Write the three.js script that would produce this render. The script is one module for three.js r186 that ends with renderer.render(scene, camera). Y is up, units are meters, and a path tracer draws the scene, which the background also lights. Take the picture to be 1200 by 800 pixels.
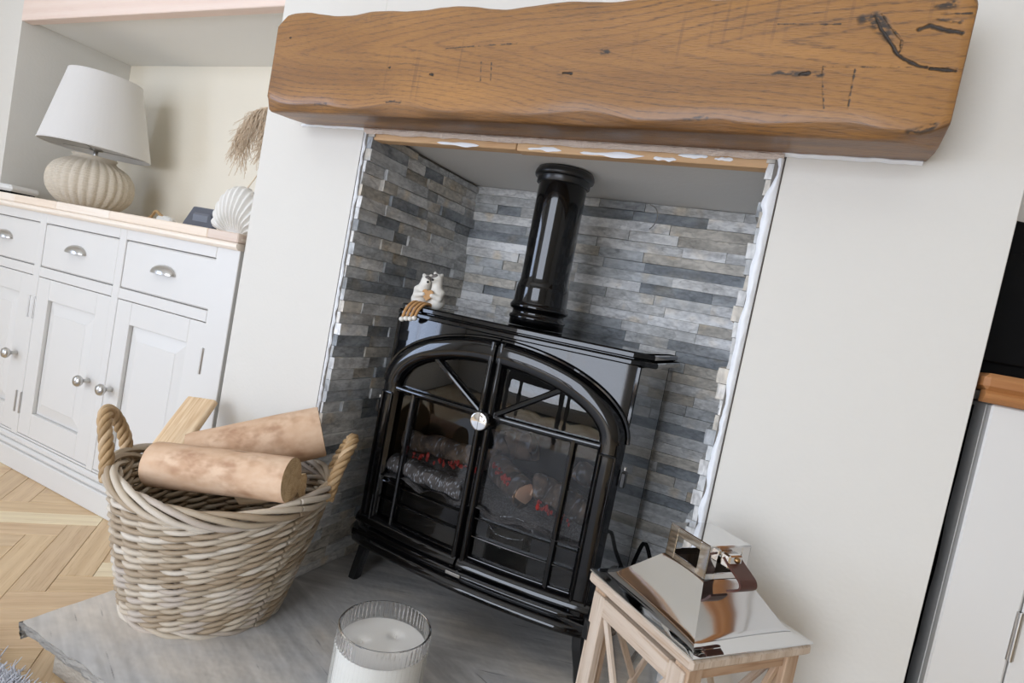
import * as THREE from 'three';
import { ImprovedNoise } from 'three/addons/math/ImprovedNoise.js';
import { MarchingCubes } from 'three/addons/objects/MarchingCubes.js';
import { mergeGeometries } from 'three/addons/utils/BufferGeometryUtils.js';
import { RectAreaLightUniformsLib } from 'three/addons/lights/RectAreaLightUniformsLib.js';

// ------------------------------------------------------------------ camera, light, exposure
const scene = new THREE.Scene();
const camera = new THREE.PerspectiveCamera(60.53, 1.5, 0.02, 60);
camera.position.set(0, 0.78, 1.0);
camera.rotation.set(-0.06176, 0.43043, 0.19187, 'YXZ');
const renderer = new THREE.WebGLRenderer({ antialias: true });
renderer.toneMapping = THREE.LinearToneMapping;
renderer.toneMappingExposure = 0.455;
renderer.shadowMap.enabled = true;
RectAreaLightUniformsLib.init();
scene.background = new THREE.Color().setRGB(0.62, 0.78, 1.0);
scene.backgroundIntensity = 3.2;
function windowLight(x, y, z, w, h, tx, ty, tz, k, r, g, b) {
  const l = new THREE.RectAreaLight(new THREE.Color().setRGB(r, g, b), k, w, h);
  l.position.set(x, y, z); l.lookAt(tx, ty, tz); l.name = 'window_daylight'; scene.add(l);
}
windowLight(-2.96, 0.9, 1.85, 0.95, 1.1, 0, 0.9, 1.85, 14, 0.68, 0.82, 1.12);      // the low side window
windowLight(-0.85, 0.95, 3.17, 1.9, 1.7, -0.85, 0.95, 0, 13.5, 0.84, 0.89, 1.0);       // the garden doors opposite the fireplace

// ------------------------------------------------------------------ helpers
let seed = 7;
const rnd = () => { seed = (seed * 1664525 + 1013904223) >>> 0; return seed / 4294967296; };
const rr = (a, b) => a + (b - a) * rnd();
const N = new ImprovedNoise();
const nz = (x, y = 0, z = 0) => N.noise(x + 31.4, y + 17.2, z + 5.7);
const fbm = (x, y, z = 0, o = 4) => { let s = 0, a = 0.5, f = 1; for (let i = 0; i < o; i++) { s += a * nz(x * f, y * f, z + i * 7.1); a *= 0.5; f *= 2.03; } return s; };
const clamp = THREE.MathUtils.clamp, lerp = THREE.MathUtils.lerp, sm = THREE.MathUtils.smoothstep;
const V = (x, y, z) => new THREE.Vector3(x, y, z);
const names = {};
const numbered = (n) => { names[n] = (names[n] ?? -1) + 1; return names[n] ? n + '_' + String(names[n]).padStart(3, '0') : n; };
function shade(m) { m.castShadow = true; m.receiveShadow = true; return m; }
function thing(name, label, category, pos = [0, 0, 0], turn = 0, group) {
  const o = new THREE.Group(); o.name = numbered(name); o.position.set(...pos); o.rotation.y = turn;
  o.userData = { label, category }; if (group) o.userData.group = group;
  scene.add(o); return o;
}
function one(name, label, category, geo, mat, group) {
  const m = shade(new THREE.Mesh(geo, mat)); m.name = numbered(name); m.userData = { label, category };
  if (group) m.userData.group = group; scene.add(m); return m;
}
const join = (g) => Array.isArray(g) ? (g.length > 1 ? mergeGeometries(g.map((a) => { const b = a.index ? a.toNonIndexed() : a.clone(); for (const k of Object.keys(b.attributes)) if (!['position', 'normal', 'uv'].includes(k)) b.deleteAttribute(k); return b; })) : g[0]) : g;
function part(parent, name, geo, mat, label) {          // geometry in the thing's own axes
  const m = shade(new THREE.Mesh(join(geo), mat)); m.name = name; if (label) m.userData.label = label; parent.add(m); return m;
}
function wpart(root, parent, name, geo, mat, label) {   // geometry in world axes, for things that are not turned
  const g = join(geo); g.translate(-root.position.x, -root.position.y, -root.position.z);
  return part(parent, name, g, mat, label);
}
function struct(name, geo, mat, parent) {
  const m = shade(new THREE.Mesh(join(geo), mat)); m.name = name; if (!parent) m.userData.kind = 'structure'; (parent || scene).add(m); return m;
}
// box from corner to corner with chamfered edges, 44 triangles; uv in metres, u along the grain axis
function cbox(x0, x1, y0, y1, z0, z1, r = 0.002, grain = -1) {
  const lo = [x0, y0, z0], hi = [x1, y1, z1], P = [];
  r = Math.min(r, (x1 - x0) * 0.45, (y1 - y0) * 0.45, (z1 - z0) * 0.45);
  const c = (s, a) => { const v = [0, 0, 0]; for (let i = 0; i < 3; i++) v[i] = s[i] > 0 ? hi[i] - (i === a ? 0 : r) : lo[i] + (i === a ? 0 : r); return v; };
  const tri = (a, b, d, n) => { const u = V(...b).sub(V(...a)).cross(V(...d).sub(V(...a))); if (u.dot(n) < 0) P.push(...a, ...d, ...b); else P.push(...a, ...b, ...d); };
  const quad = (a, b, d, e, n) => { tri(a, b, d, n); tri(a, d, e, n); };
  for (let a = 0; a < 3; a++) for (const s of [-1, 1]) {
    const [b, d] = [(a + 1) % 3, (a + 2) % 3], k = (p, q) => { const v = [0, 0, 0]; v[a] = s; v[b] = p; v[d] = q; return c(v, a); };
    const n = V(0, 0, 0).setComponent(a, s); quad(k(-1, -1), k(1, -1), k(1, 1), k(-1, 1), n);
  }
  for (let a = 0; a < 3; a++) { const b = (a + 1) % 3, d = (a + 2) % 3;   // edges along d between faces a and b
    for (const s of [-1, 1]) for (const t of [-1, 1]) { const k = (f, q) => { const v = [0, 0, 0]; v[a] = s; v[b] = t; v[d] = q; return c(v, f); };
      quad(k(a, -1), k(b, -1), k(b, 1), k(a, 1), V(0, 0, 0).setComponent(a, s).setComponent(b, t)); } }
  for (const s of [-1, 1]) for (const t of [-1, 1]) for (const q of [-1, 1]) tri(c([s, t, q], 0), c([s, t, q], 1), c([s, t, q], 2), V(s, t, q));
  const g = new THREE.BufferGeometry(); g.setAttribute('position', new THREE.Float32BufferAttribute(P, 3)); g.computeVertexNormals();
  return boxUV(g, grain < 0 ? [x1 - x0, y1 - y0, z1 - z0].reduce((m, v, i, A) => v > A[m] ? i : m, 0) : grain);
}
function boxUV(g, grain = 0, ou = rr(0, 3), ov = rr(0, 3)) {
  if (g.index) g = g.toNonIndexed();
  const p = g.attributes.position, n = g.attributes.normal, uv = new Float32Array(p.count * 2);
  for (let i = 0; i < p.count; i += 3) {
    const N3 = [0, 0, 0]; for (let k = 0; k < 3; k++) { N3[0] += n.getX(i + k); N3[1] += n.getY(i + k); N3[2] += n.getZ(i + k); }
    const ab = N3.map(Math.abs), ax = ab.indexOf(Math.max(...ab)), rest = [0, 1, 2].filter((k) => k !== ax);
    const ua = rest.includes(grain) ? grain : rest[0], va = rest.find((k) => k !== ua);
    for (let k = 0; k < 3; k++) { uv[(i + k) * 2] = p.getComponent(i + k, ua) + ou; uv[(i + k) * 2 + 1] = p.getComponent(i + k, va) + ov; }
  }
  g.setAttribute('uv', new THREE.BufferAttribute(uv, 2)); return g;
}
// surface from a function of (u, v) in 0..1
function grid(nu, nv, fn, su = 1, sv = 1, flip = false) {
  const P = [], U = [], I = [];
  for (let j = 0; j <= nv; j++) for (let i = 0; i <= nu; i++) { const p = fn(i / nu, j / nv); P.push(p.x, p.y, p.z); U.push(i / nu * su, j / nv * sv); }
  for (let j = 0; j < nv; j++) for (let i = 0; i < nu; i++) { const a = j * (nu + 1) + i, b = a + 1, c = a + nu + 1, d = c + 1; flip ? I.push(a, c, b, b, c, d) : I.push(a, b, c, b, d, c); }
  const g = new THREE.BufferGeometry(); g.setAttribute('position', new THREE.Float32BufferAttribute(P, 3)); g.setAttribute('uv', new THREE.Float32BufferAttribute(U, 2)); g.setIndex(I); g.computeVertexNormals(); return g;
}
// closed-loop profile (points {a, b}: a sideways, b along "out") swept along a path
function sweep(path, prof, out, closedProf = true, cap = true) {
  const n = path.length, m = prof.length, P = [], U = [], I = []; let L = 0;
  for (let i = 0; i < n; i++) {
    const t = path[Math.min(i + 1, n - 1)].clone().sub(path[Math.max(i - 1, 0)]).normalize();
    const o = (typeof out === 'function' ? out(i) : out).clone(); o.sub(t.clone().multiplyScalar(o.dot(t))).normalize();
    const s = new THREE.Vector3().crossVectors(t, o); if (i) L += path[i].distanceTo(path[i - 1]);
    let q = 0;
    for (let j = 0; j < m; j++) { const [a, b] = prof[j], p = path[i]; if (j) q += Math.hypot(a - prof[j - 1][0], b - prof[j - 1][1]); P.push(p.x + s.x * a + o.x * b, p.y + s.y * a + o.y * b, p.z + s.z * a + o.z * b); U.push(L, q); }
  }
  const e = closedProf ? m : m - 1;
  for (let i = 0; i < n - 1; i++) for (let j = 0; j < e; j++) { const a = i * m + j, b = i * m + (j + 1) % m, c = a + m, d = b + m; I.push(a, c, b, b, c, d); }
  if (cap && closedProf) for (const k of [0, (n - 1) * m]) for (let j = 1; j < m - 1; j++) k ? I.push(k, k + j, k + j + 1) : I.push(k, k + j + 1, k + j);
  let g = new THREE.BufferGeometry(); g.setAttribute('position', new THREE.Float32BufferAttribute(P, 3)); g.setAttribute('uv', new THREE.Float32BufferAttribute(U, 2)); g.setIndex(I);
  g = g.toNonIndexed(); g.computeVertexNormals(); return g;
}
const circ = (r, k = 6) => Array.from({ length: k }, (_, i) => [r * Math.cos(i / k * 6.2832), r * Math.sin(i / k * 6.2832)]);
function tube(pts, r, seg = 8, closed = false, steps = 0) {
  const c = new THREE.CatmullRomCurve3(pts, closed, 'centripetal');
  return new THREE.TubeGeometry(c, steps || pts.length * 4, r, seg, closed);
}
function polyTube(pts, rf, seg = 7) {                 // tube through dense points with its own radius everywhere, smooth, ends closed
  const P = [], U = [], I = [], n = pts.length; let L = 0, o = V(0.31, 0.77, 0.55);
  for (let i = 0; i < n; i++) {
    const t = pts[Math.min(i + 1, n - 1)].clone().sub(pts[Math.max(i - 1, 0)]).normalize();
    o = o.clone().sub(t.clone().multiplyScalar(o.dot(t))).normalize(); const s = new THREE.Vector3().crossVectors(t, o), r = typeof rf === 'function' ? rf(i / (n - 1)) : rf;
    if (i) L += pts[i].distanceTo(pts[i - 1]);
    for (let j = 0; j <= seg; j++) { const a = j / seg * 6.28319, x = Math.cos(a) * r, y = Math.sin(a) * r; P.push(pts[i].x + s.x * x + o.x * y, pts[i].y + s.y * x + o.y * y, pts[i].z + s.z * x + o.z * y); U.push(L, j / seg * 0.05); }
  }
  for (let i = 0; i < n - 1; i++) for (let j = 0; j < seg; j++) { const a = i * (seg + 1) + j, b = a + 1, c = a + seg + 1, d = c + 1; I.push(a, b, c, b, d, c); }
  const e = (n - 1) * (seg + 1); for (let j = 1; j < seg - 1; j++) { I.push(0, j + 1, j); I.push(e, e + j, e + j + 1); }
  const g = new THREE.BufferGeometry(); g.setAttribute('position', new THREE.Float32BufferAttribute(P, 3)); g.setAttribute('uv', new THREE.Float32BufferAttribute(U, 2)); g.setIndex(I); g.computeVertexNormals(); return g;
}
const lathe = (pts, seg = 48) => new THREE.LatheGeometry(pts.map(([x, y]) => new THREE.Vector2(x, y)), seg);
// a smooth blob body: balls and limbs {a, b, ra, rb} joined with a smooth minimum
function blob(bones, k, res, lo, hi) {
  const mc = new MarchingCubes(res, new THREE.MeshStandardMaterial(), false, false, 400000); mc.isolation = 0;
  const c = lo.clone().add(hi).multiplyScalar(0.5), h = Math.max(hi.x - lo.x, hi.y - lo.y, hi.z - lo.z) / 2;
  for (let z = 0; z < res; z++) for (let y = 0; y < res; y++) for (let x = 0; x < res; x++) {
    const p = V(x, y, z).multiplyScalar(2 / res).addScalar(-1).multiplyScalar(h).add(c); let d = 9;
    for (const b of bones) {
      const ab = b.b.clone().sub(b.a), t = ab.lengthSq() ? clamp(p.clone().sub(b.a).dot(ab) / ab.lengthSq(), 0, 1) : 0, q = p.distanceTo(b.a.clone().addScaledVector(ab, t)) - lerp(b.ra, b.rb, t);
      const s = clamp(0.5 + 0.5 * (d - q) / k, 0, 1); d = lerp(d, q, s) - k * s * (1 - s);
    }
    mc.field[x + y * res + z * res * res] = -d / h;
  }
  mc.update(); const n = mc.count, P = mc.positionArray.slice(0, n * 3), M = mc.normalArray.slice(0, n * 3);
  for (let i = 0; i < n; i++) { P[i * 3] = P[i * 3] * h + c.x; P[i * 3 + 1] = P[i * 3 + 1] * h + c.y; P[i * 3 + 2] = P[i * 3 + 2] * h + c.z; }
  const g = new THREE.BufferGeometry(); g.setAttribute('position', new THREE.BufferAttribute(P, 3)); g.setAttribute('normal', new THREE.BufferAttribute(M, 3));
  g.setAttribute('uv', new THREE.BufferAttribute(new Float32Array(n * 2), 2)); return g;
}

// ------------------------------------------------------------------ textures
function dataTex(w, h, fn, srgb = true, rx = 1, ry = 1) {
  const d = new Uint8Array(w * h * 4);
  for (let y = 0; y < h; y++) for (let x = 0; x < w; x++) { const c = fn(x / w, y / h, x, y), i = (y * w + x) * 4; if (typeof c === 'number') d[i] = d[i + 1] = d[i + 2] = clamp(c * 255, 0, 255); else { d[i] = clamp(c[0], 0, 255); d[i + 1] = clamp(c[1], 0, 255); d[i + 2] = clamp(c[2], 0, 255); } d[i + 3] = 255; }
  const t = new THREE.DataTexture(d, w, h); t.wrapS = t.wrapT = THREE.MirroredRepeatWrapping; t.magFilter = THREE.LinearFilter; t.minFilter = THREE.LinearMipmapLinearFilter;
  t.repeat.set(rx, ry); if (srgb) t.colorSpace = THREE.SRGBColorSpace; t.needsUpdate = true; return t;
}
const mix3 = (a, b, t) => [lerp(a[0], b[0], t), lerp(a[1], b[1], t), lerp(a[2], b[2], t)];
// oak: grain along u, 0.8 m x 0.4 m a tile
function oakTex(light, dark, s, streak = 1) {
  return dataTex(512, 256, (u, v) => {
    const w = v * 9 + 0.5 * fbm(u * 1.3, v * 3, s, 3), g = 0.5 + 0.5 * Math.sin(w * 6.28 * 1.4 + 2 * nz(u * 2, v * 5, s));
    const pore = sm(fbm(u * 9, v * 150, s + 3, 3), 0.02, 0.35), big = 0.5 + fbm(u * 1.2, v * 6, s + 9, 3) * 0.6 + 0.7 * fbm(u * 0.5, v * 15, s + 19, 2);
    return mix3(light, dark, clamp(0.25 * g + 0.45 * pore * streak + 0.5 * (big - 0.35), 0, 1));
  }, true, 1.25, 2.5);
}
const grainBump = dataTex(512, 256, (u, v) => 0.6 - 0.5 * sm(fbm(u * 8, v * 130, 2, 3), 0.05, 0.4) + 0.15 * fbm(u * 30, v * 60, 1, 2), false, 1.25, 2.5);
const plasterBump = dataTex(256, 256, (u, v) => 0.5 + 0.35 * fbm(u * 14, v * 14, 0, 3) + 0.2 * nz(u * 90, v * 90), false, 2, 2);
const stoneTex = dataTex(512, 512, (u, v) => {
  const a = fbm(u * 5, v * 12, 1, 5), b = fbm(u * 26, v * 50, 4, 3), vein = sm(Math.abs(fbm(u * 3, v * 8, 8, 4)), 0.0, 0.05);
  const k = clamp(0.96 + 0.34 * a + 0.2 * b - 0.09 * (1 - vein), 0.4, 1.07);
  return mix3([236 * k, 238 * k, 240 * k], [245 * k, 232 * k, 212 * k], 0.7 * sm(fbm(u * 4, v * 4, 15, 3), 0.08, 0.45));
}, true, 3, 3);
const stoneBump = dataTex(512, 512, (u, v) => 0.5 + 0.6 * fbm(u * 9, v * 16, 1, 5) + 0.25 * fbm(u * 50, v * 70, 4, 2), false, 3, 3);
const slabTex = dataTex(1024, 512, (u, v) => {
  const d = u * 2 - v * 3, e = v * 2 + u * 1.6, str = fbm(d * 1.4, e * 16, 2, 4), blot = fbm(u * 4, v * 3, 6, 4), f = fbm(u * 50, v * 40, 3, 2);
  let k = 0.98 + 0.2 * str + 0.22 * blot + 0.08 * f - 0.35 * sm(fbm(d * 3, e * 70, 33, 2), 0.36, 0.42);
  const pale = sm(fbm(d * 2.2, e * 30, 21, 3), 0.18, 0.42);
  return mix3(mix3([198 * k, 196 * k, 193 * k], [203 * k, 195 * k, 184 * k], sm(blot, -0.1, 0.3)), [226, 224, 220], 0.3 * pale);
}, true, 0.7, 1.4);
const slabBump = dataTex(512, 512, (u, v) => 0.5 + 0.5 * fbm(u * 5 - v * 3, v * 22 + u * 16, 2, 5) + 0.12 * nz(u * 120, v * 120), false, 0.9, 0.9);
const linenBump = dataTex(256, 256, (u, v, x, y) => 0.5 + 0.25 * Math.sin(x * 1.57) * (0.6 + nz(y * 0.2, x * 0.01)) + 0.25 * Math.sin(y * 1.57) * (0.6 + nz(x * 0.2, y * 0.01)), false, 1, 1);

// ------------------------------------------------------------------ materials
const std = (o) => new THREE.MeshStandardMaterial({ roughness: 0.7, ...o });
const phy = (o) => new THREE.MeshPhysicalMaterial(o);
const M = {
  wall: std({ color: '#dcd8cf', roughness: 0.85, bumpMap: plasterBump, bumpScale: 0.0006 }),
  cream: std({ color: '#efe7d5', roughness: 0.85, bumpMap: plasterBump, bumpScale: 0.0006 }),
  ceil: std({ color: '#eeece6', roughness: 0.9 }),
  fireCeil: std({ color: '#efece6', roughness: 0.9, bumpMap: plasterBump, bumpScale: 0.001 }),
  raw: std({ color: '#dccbbd', roughness: 1, bumpMap: stoneBump, bumpScale: 0.004 }),
  caulk: std({ color: '#eef0f2', roughness: 0.55 }),
  paint: std({ color: '#dbd8d2', roughness: 0.42 }),
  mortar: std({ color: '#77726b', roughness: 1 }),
  nickel: std({ color: '#c3c1bd', roughness: 0.28, metalness: 1 }),
  chrome: std({ color: '#e6e6e6', roughness: 0.06, metalness: 1 }),
  black: phy({ color: '#070708', roughness: 0.25, specularIntensity: 0.1, clearcoat: 1, clearcoatRoughness: 0.05 }),
  blackSatin: phy({ color: '#0b0b0c', roughness: 0.38, clearcoat: 0.4, clearcoatRoughness: 0.2 }),
  blackMatt: phy({ color: '#0d0d0d', roughness: 0.7, specularIntensity: 0.2 }),
  glass: phy({ color: '#ffffff', roughness: 0, transmission: 1, thickness: 0, ior: 1.5 }),
  smoke: phy({ color: '#dedede', roughness: 0.01, transmission: 1, thickness: 0, ior: 1.54 }),
  wax: phy({ color: '#f2efe8', roughness: 0.45, sheen: 0.3 }),
  white: std({ color: '#e9e7e2', roughness: 0.5 }),
  leather: std({ color: '#4a2417', roughness: 0.4 }),
};
const oakFloorTex = [oakTex([240, 218, 180], [206, 176, 134], 1), oakTex([230, 206, 170], [194, 162, 124], 5), oakTex([246, 228, 190], [216, 190, 148], 9)];
const floorMats = [0, 1, 2, 0, 1].map((k, i) => std({ map: oakFloorTex[k], color: ['#ffffff', '#fbf3ea', '#ffffff', '#efe4d8', '#f6efe6'][i], roughness: 0.33, bumpMap: grainBump, bumpScale: 0.0003 }));
const topTex = oakTex([244, 232, 216], [232, 214, 194], 21);
const topMats = ['#ffffff', '#fbf6f0', '#e8dfdc'].map((c) => std({ map: topTex, color: c, roughness: 0.5, bumpMap: grainBump, bumpScale: 0.0002 }));
const pinkPine = std({ map: oakTex([240, 220, 206], [226, 198, 182], 33, 0.5), roughness: 0.6 });
const lathTex = oakTex([216, 180, 138], [188, 144, 102], 40);
const lathMat = std({ map: lathTex, roughness: 0.8, bumpMap: grainBump, bumpScale: 0.0008 });
const stoneMats = ['#a0a4a7', '#b9bbbc', '#cfd0cf', '#dddcd9', '#e7e5e1', '#f0ede8', '#ddd5c8', '#faf8f5'].map((c) => std({ map: stoneTex, color: c, roughness: 0.82, bumpMap: stoneBump, bumpScale: 0.0013 }));

// ------------------------------------------------------------------ the room shell
const ZB = -0.447, XA = -2.53, ZA = -0.08;                       // alcove back, its left side, its front plane
const bx = (a, b, c, d, e, f) => cbox(a, b, c, d, e, f, 0.0008);
struct('wall_chimney_breast', [bx(-1.2, -0.897, 0, 2.42, -0.6, 0), bx(-0.057, 0.244, 0, 2.42, -0.6, 0), bx(-0.897, -0.057, 1.13, 2.42, -0.6, 0)], M.wall);
struct('wall_alcove_left', bx(-3.1, -1.2, 0, 2.42, -0.6, ZB), M.cream);
struct('wall_return_left', bx(-3.1, XA, 0, 2.42, ZB, ZA), M.wall);
struct('wall_alcove_right', bx(0.244, 2.5, 0, 2.42, -0.6, ZB), M.wall);
struct('wall_fireback', bx(-1.2, 0.244, 0, 1.3, -0.75, -0.6), M.wall);
struct('ceiling_alcove', bx(XA, -1.2, 1.421, 1.52, ZB, ZA - 0.03), M.ceil);
{ const beam = struct('trim_1', cbox(XA + 0.004, -1.2, 1.409, 1.56, ZA - 0.03, ZA + 0.004, 0.002, 0), pinkPine); }
struct('wall_left', [bx(-3.15, -2.98, 0, 0.3, -0.6, 3.4), bx(-3.15, -2.98, 1.5, 2.42, -0.6, 3.4), bx(-3.15, -2.98, 0.3, 1.5, -0.6, 1.33), bx(-3.15, -2.98, 0.3, 1.5, 2.37, 3.4)], M.wall);
struct('wall_right', bx(2.5, 2.65, 0, 2.42, -0.6, 3.4), M.wall);
struct('wall_rear', [bx(-2.98, -1.85, 0, 2.42, 3.2, 3.4), bx(0.15, 2.5, 0, 2.42, 3.2, 3.4), bx(-1.85, 0.15, 1.85, 2.42, 3.2, 3.4), bx(-1.85, 0.15, 0, 0.06, 3.2, 3.4)], M.wall);
struct('ceiling', bx(-3.15, 2.65, 2.42, 2.55, -0.75, 3.4), M.ceil);
function casement(n, axis, at, a0, a1, y0, y1, splits) {      // frame members and panes of a window
  const w = new THREE.Group(); w.name = 'window_' + n; w.userData.kind = 'structure'; scene.add(w);
  const m = (b0, b1, c0, c1, t = 0.025) => axis ? cbox(b0, b1, c0, c1, at - t, at + t, 0.004) : cbox(at - t, at + t, c0, c1, b0, b1, 0.004), f = 0.06;
  for (const g of [m(a0, a1, y0, y0 + f), m(a0, a1, y1 - f, y1), m(a0, a0 + f, y0 + f, y1 - f), m(a1 - f, a1, y0 + f, y1 - f), ...splits.map((c) => m(c - f / 2, c + f / 2, y0 + f, y1 - f))]) part(w, 'window_frame', g, M.white);
  const xs = [a0 + f, ...splits.flatMap((c) => [c - f / 2, c + f / 2]), a1 - f]; for (let i = 0; i < xs.length; i += 2) part(w, 'pane', m(xs[i], xs[i + 1], y0 + f, y1 - f, 0.002), M.glass);
}
casement(1, 0, -3.05, 1.33, 2.37, 0.3, 1.5, [1.85]); casement(2, 1, 3.28, -1.85, 0.15, 0.06, 1.85, [-0.85]);

// floor: oak herringbone; the blocks in view are meshes of their own, the rest is joined
{
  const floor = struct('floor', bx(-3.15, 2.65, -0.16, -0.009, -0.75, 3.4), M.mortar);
  const W = 0.066, L = 0.33, c = Math.SQRT1_2, rest = floorMats.map(() => []), OX = -1.2835, OZ = 0.1875;
  for (let a = -120; a < 120; a++) for (let b = -14; b < 14; b++) for (const vert of [0, 1]) {
    const p = a * W + b * L, q = a * W - b * L, u0 = vert ? p : p, v0 = vert ? q + W : q, lu = vert ? W : L, lv = vert ? L : W;
    const cu = u0 + lu / 2, cv = v0 + lv / 2, x = OX + (cu - cv) * c, z = OZ - (cu + cv) * c;   // u runs to right-back, v to left-back
    if (x < -3.0 || x > 2.4 || z < -0.42 || z > 3.15) continue;
    const seen = x > -2.35 && x < -0.95 && z > -0.25 && z < 0.62, k = Math.floor(rnd() * 5);
    const g = cbox(-L / 2 + 0.0004, L / 2 - 0.0004, -0.01, rr(-0.0003, 0.0003), -W / 2 + 0.0004, W / 2 - 0.0004, 0.0009, 0);
    g.rotateY(vert ? Math.PI * 0.75 : Math.PI * 0.25).translate(x, 0, z);
    if (seen) { const m = part(floor, 'plank', g, floorMats[k]); m.name = numbered('plank'); } else rest[k].push(g);
  }
  rest.forEach((r, k) => { const m = part(floor, 'plank_field', r, floorMats[k]); m.name = numbered('plank_field'); m.userData.kind = 'stuff'; });
}

// ------------------------------------------------------------------ firebox: split-face stone on three sides
const ROW = 0.02545, Y0 = 0.083, YC = 1.098;
function lining(name, len, at, turn, spots, tint) {
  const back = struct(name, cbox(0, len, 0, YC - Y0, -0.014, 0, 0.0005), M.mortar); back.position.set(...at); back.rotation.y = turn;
  for (let r = 0; r < 40; r++) {
    const y0 = r * ROW, y1 = Math.min(y0 + ROW, YC - Y0 - (turn > 0 ? 0.007 : 0.0005)); if (y1 - y0 < 0.006) continue;
    let x = 0;
    while (x < len - 0.001) {
      let w = len > 0.6 ? rr(0.07, 0.26) : rr(0.05, 0.17); if (len - x - w < 0.045) w = len - x;
      let tone = Math.floor(rnd() * rnd() * 5 + rr(-1, 3.4)) + tint; if (rnd() < 0.12) tone = 6;
      for (const [sx, sy, t] of spots) if (sx >= x && sx < x + w && sy >= y0 + Y0 && sy < y1 + Y0) tone = t;
      const d0 = len > 0.6 ? rr(0.004, 0.012) : rr(0.003, 0.0165), nx = Math.max(2, Math.round(w / 0.03)), ny = 2, gp = 0.0004, s = rnd() * 90, T = [], g0 = grid(nx, ny, (u, v) => V(x + gp + u * (w - 2 * gp), y0 + gp + v * (y1 - y0 - 2 * gp), d0 + 0.0035 * nz(u * w * 40 + s, v * 1.5, r) * (u > 0 && u < 1 ? 1 : 0.5)));
      const pos = g0.attributes.position, rim = [];
      for (let i = 0; i <= nx; i++) rim.push(i); for (let j = 1; j <= ny; j++) rim.push(j * (nx + 1) + nx); for (let i = nx - 1; i >= 0; i--) rim.push(ny * (nx + 1) + i); for (let j = ny - 1; j > 0; j--) rim.push(j * (nx + 1));
      for (let i = 0; i < rim.length; i++) { const A = rim[i], B = rim[(i + 1) % rim.length], a = V().fromBufferAttribute(pos, A), b = V().fromBufferAttribute(pos, B); T.push(a.x, a.y, 0, b.x, b.y, b.z, a.x, a.y, a.z, a.x, a.y, 0, b.x, b.y, 0, b.x, b.y, b.z); }
      const sg = new THREE.BufferGeometry(); sg.setAttribute('position', new THREE.Float32BufferAttribute(T, 3)); sg.computeVertexNormals(); sg.setAttribute('uv', new THREE.Float32BufferAttribute(new Float32Array(T.length / 3 * 2), 2));
      const g = boxUV(join([g0, sg]), 0); const m = part(back, 'stone_tile', g, stoneMats[clamp(tone, 0, 7)]); m.name = numbered('stone_tile');
      x += w;
    }
  }
  return back;
}
const LD = [[0.967, -0.125], [1.054, -0.219], [0.984, -0.336], [0.885, -0.139], [0.658, -0.171], [0.672, -0.237], [0.768, -0.076], [0.618, -0.101], [0.466, -0.194], [0.384, -0.072], [0.19, -0.233]].map(([y, z]) => [-z, y, 0]).concat([[0.981, -0.254], [0.934, -0.158], [0.446, -0.029], [0.702, -0.125]].map(([y, z]) => [-z, y, 5]));
const BD = [[-0.414, 0.767], [-0.33, 0.744], [-0.19, 0.74], [-0.277, 1.059], [-0.501, 1.071], [-0.733, 1.035], [-0.706, 0.971], [-0.713, 0.82], [-0.233, 0.945], [-0.193, 0.552], [-0.208, 0.366], [-0.11, 0.447], [-0.251, 0.885]].map(([x, y]) => [x + 0.885, y, 0]).concat([[-0.204, 1.054], [-0.473, 0.882], [-0.216, 0.816], [-0.281, 0.826], [-0.41, 0.802], [-0.126, 0.771], [-0.765, 0.934], [-0.21, 0.987]].map(([x, y]) => [x + 0.885, y, 7]));
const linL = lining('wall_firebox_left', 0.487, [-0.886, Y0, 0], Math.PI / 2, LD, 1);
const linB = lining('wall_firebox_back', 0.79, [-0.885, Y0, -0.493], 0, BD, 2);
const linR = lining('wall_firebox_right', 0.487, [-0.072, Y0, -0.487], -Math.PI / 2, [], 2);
// white adhesive squeezed out along the cut edges of the panels
function adhesive(parent, x0, x1, wob, s) {
  part(parent, 'adhesive_edge', [grid(6, 120, (u, v) => { const y = v * (YC - Y0), k = wob * (0.5 + fbm(y * 26, s, 0, 3)) + wob * 0.5 * sm(nz(y * 60, s + 4), 0.1, 0.5); return V(lerp(x0, x1, u) + k * (s > 5 ? 1 - u : u) * (s > 5 ? -1 : 1), y, 0.0015 + 0.004 * Math.sin(u * 3.14) + 0.0015 * nz(u * 3, y * 80, s)); })], M.caulk);
}
{ const a = new THREE.Group(); a.name = 'adhesive'; a.position.set(0, 0, 0); a.rotation.y = -Math.PI / 2; linL.add(a); adhesive(a, 0.0, 0.0, 0, 1); linL.remove(a); }
{
  const t3 = struct('trim_3', grid(5, 140, (u, v) => { const y = Y0 + v * (YC - Y0 - 0.01), k = 0.005 + 0.007 * Math.abs(fbm(y * 22, 3, 0, 3)) * 2; return V(-0.8955 + u * k, y, 0.0012 + 0.003 * Math.sin(u * 3.1416) + 0.0012 * nz(u * 4, y * 90)); }), M.caulk);
  const t4 = struct('trim_4', grid(6, 160, (u, v) => { const y = Y0 + v * (YC - Y0 - 0.015), k = 0.012 + 0.012 * fbm(y * 16, 9, 0, 3) + 0.012 * sm(y, 1.0, 1.045) * sm(1.065, 1.05, y) * -1 + (y > 1.0 && y < 1.06 ? 0.010 * Math.sin((y - 1.0) / 0.06 * 3.14) : 0); return V(-0.0595 - u * Math.max(0.006, k), y, 0.0012 + 0.005 * Math.sin(u * 3.1416) + 0.002 * nz(u * 4, y * 70)); }, 1, 1, true), M.caulk);
}
struct('ceiling_firebox', cbox(-0.8965, -0.0575, 1.0985, 1.1295, -0.59, -0.001, 0.0005), M.fireCeil);
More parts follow.
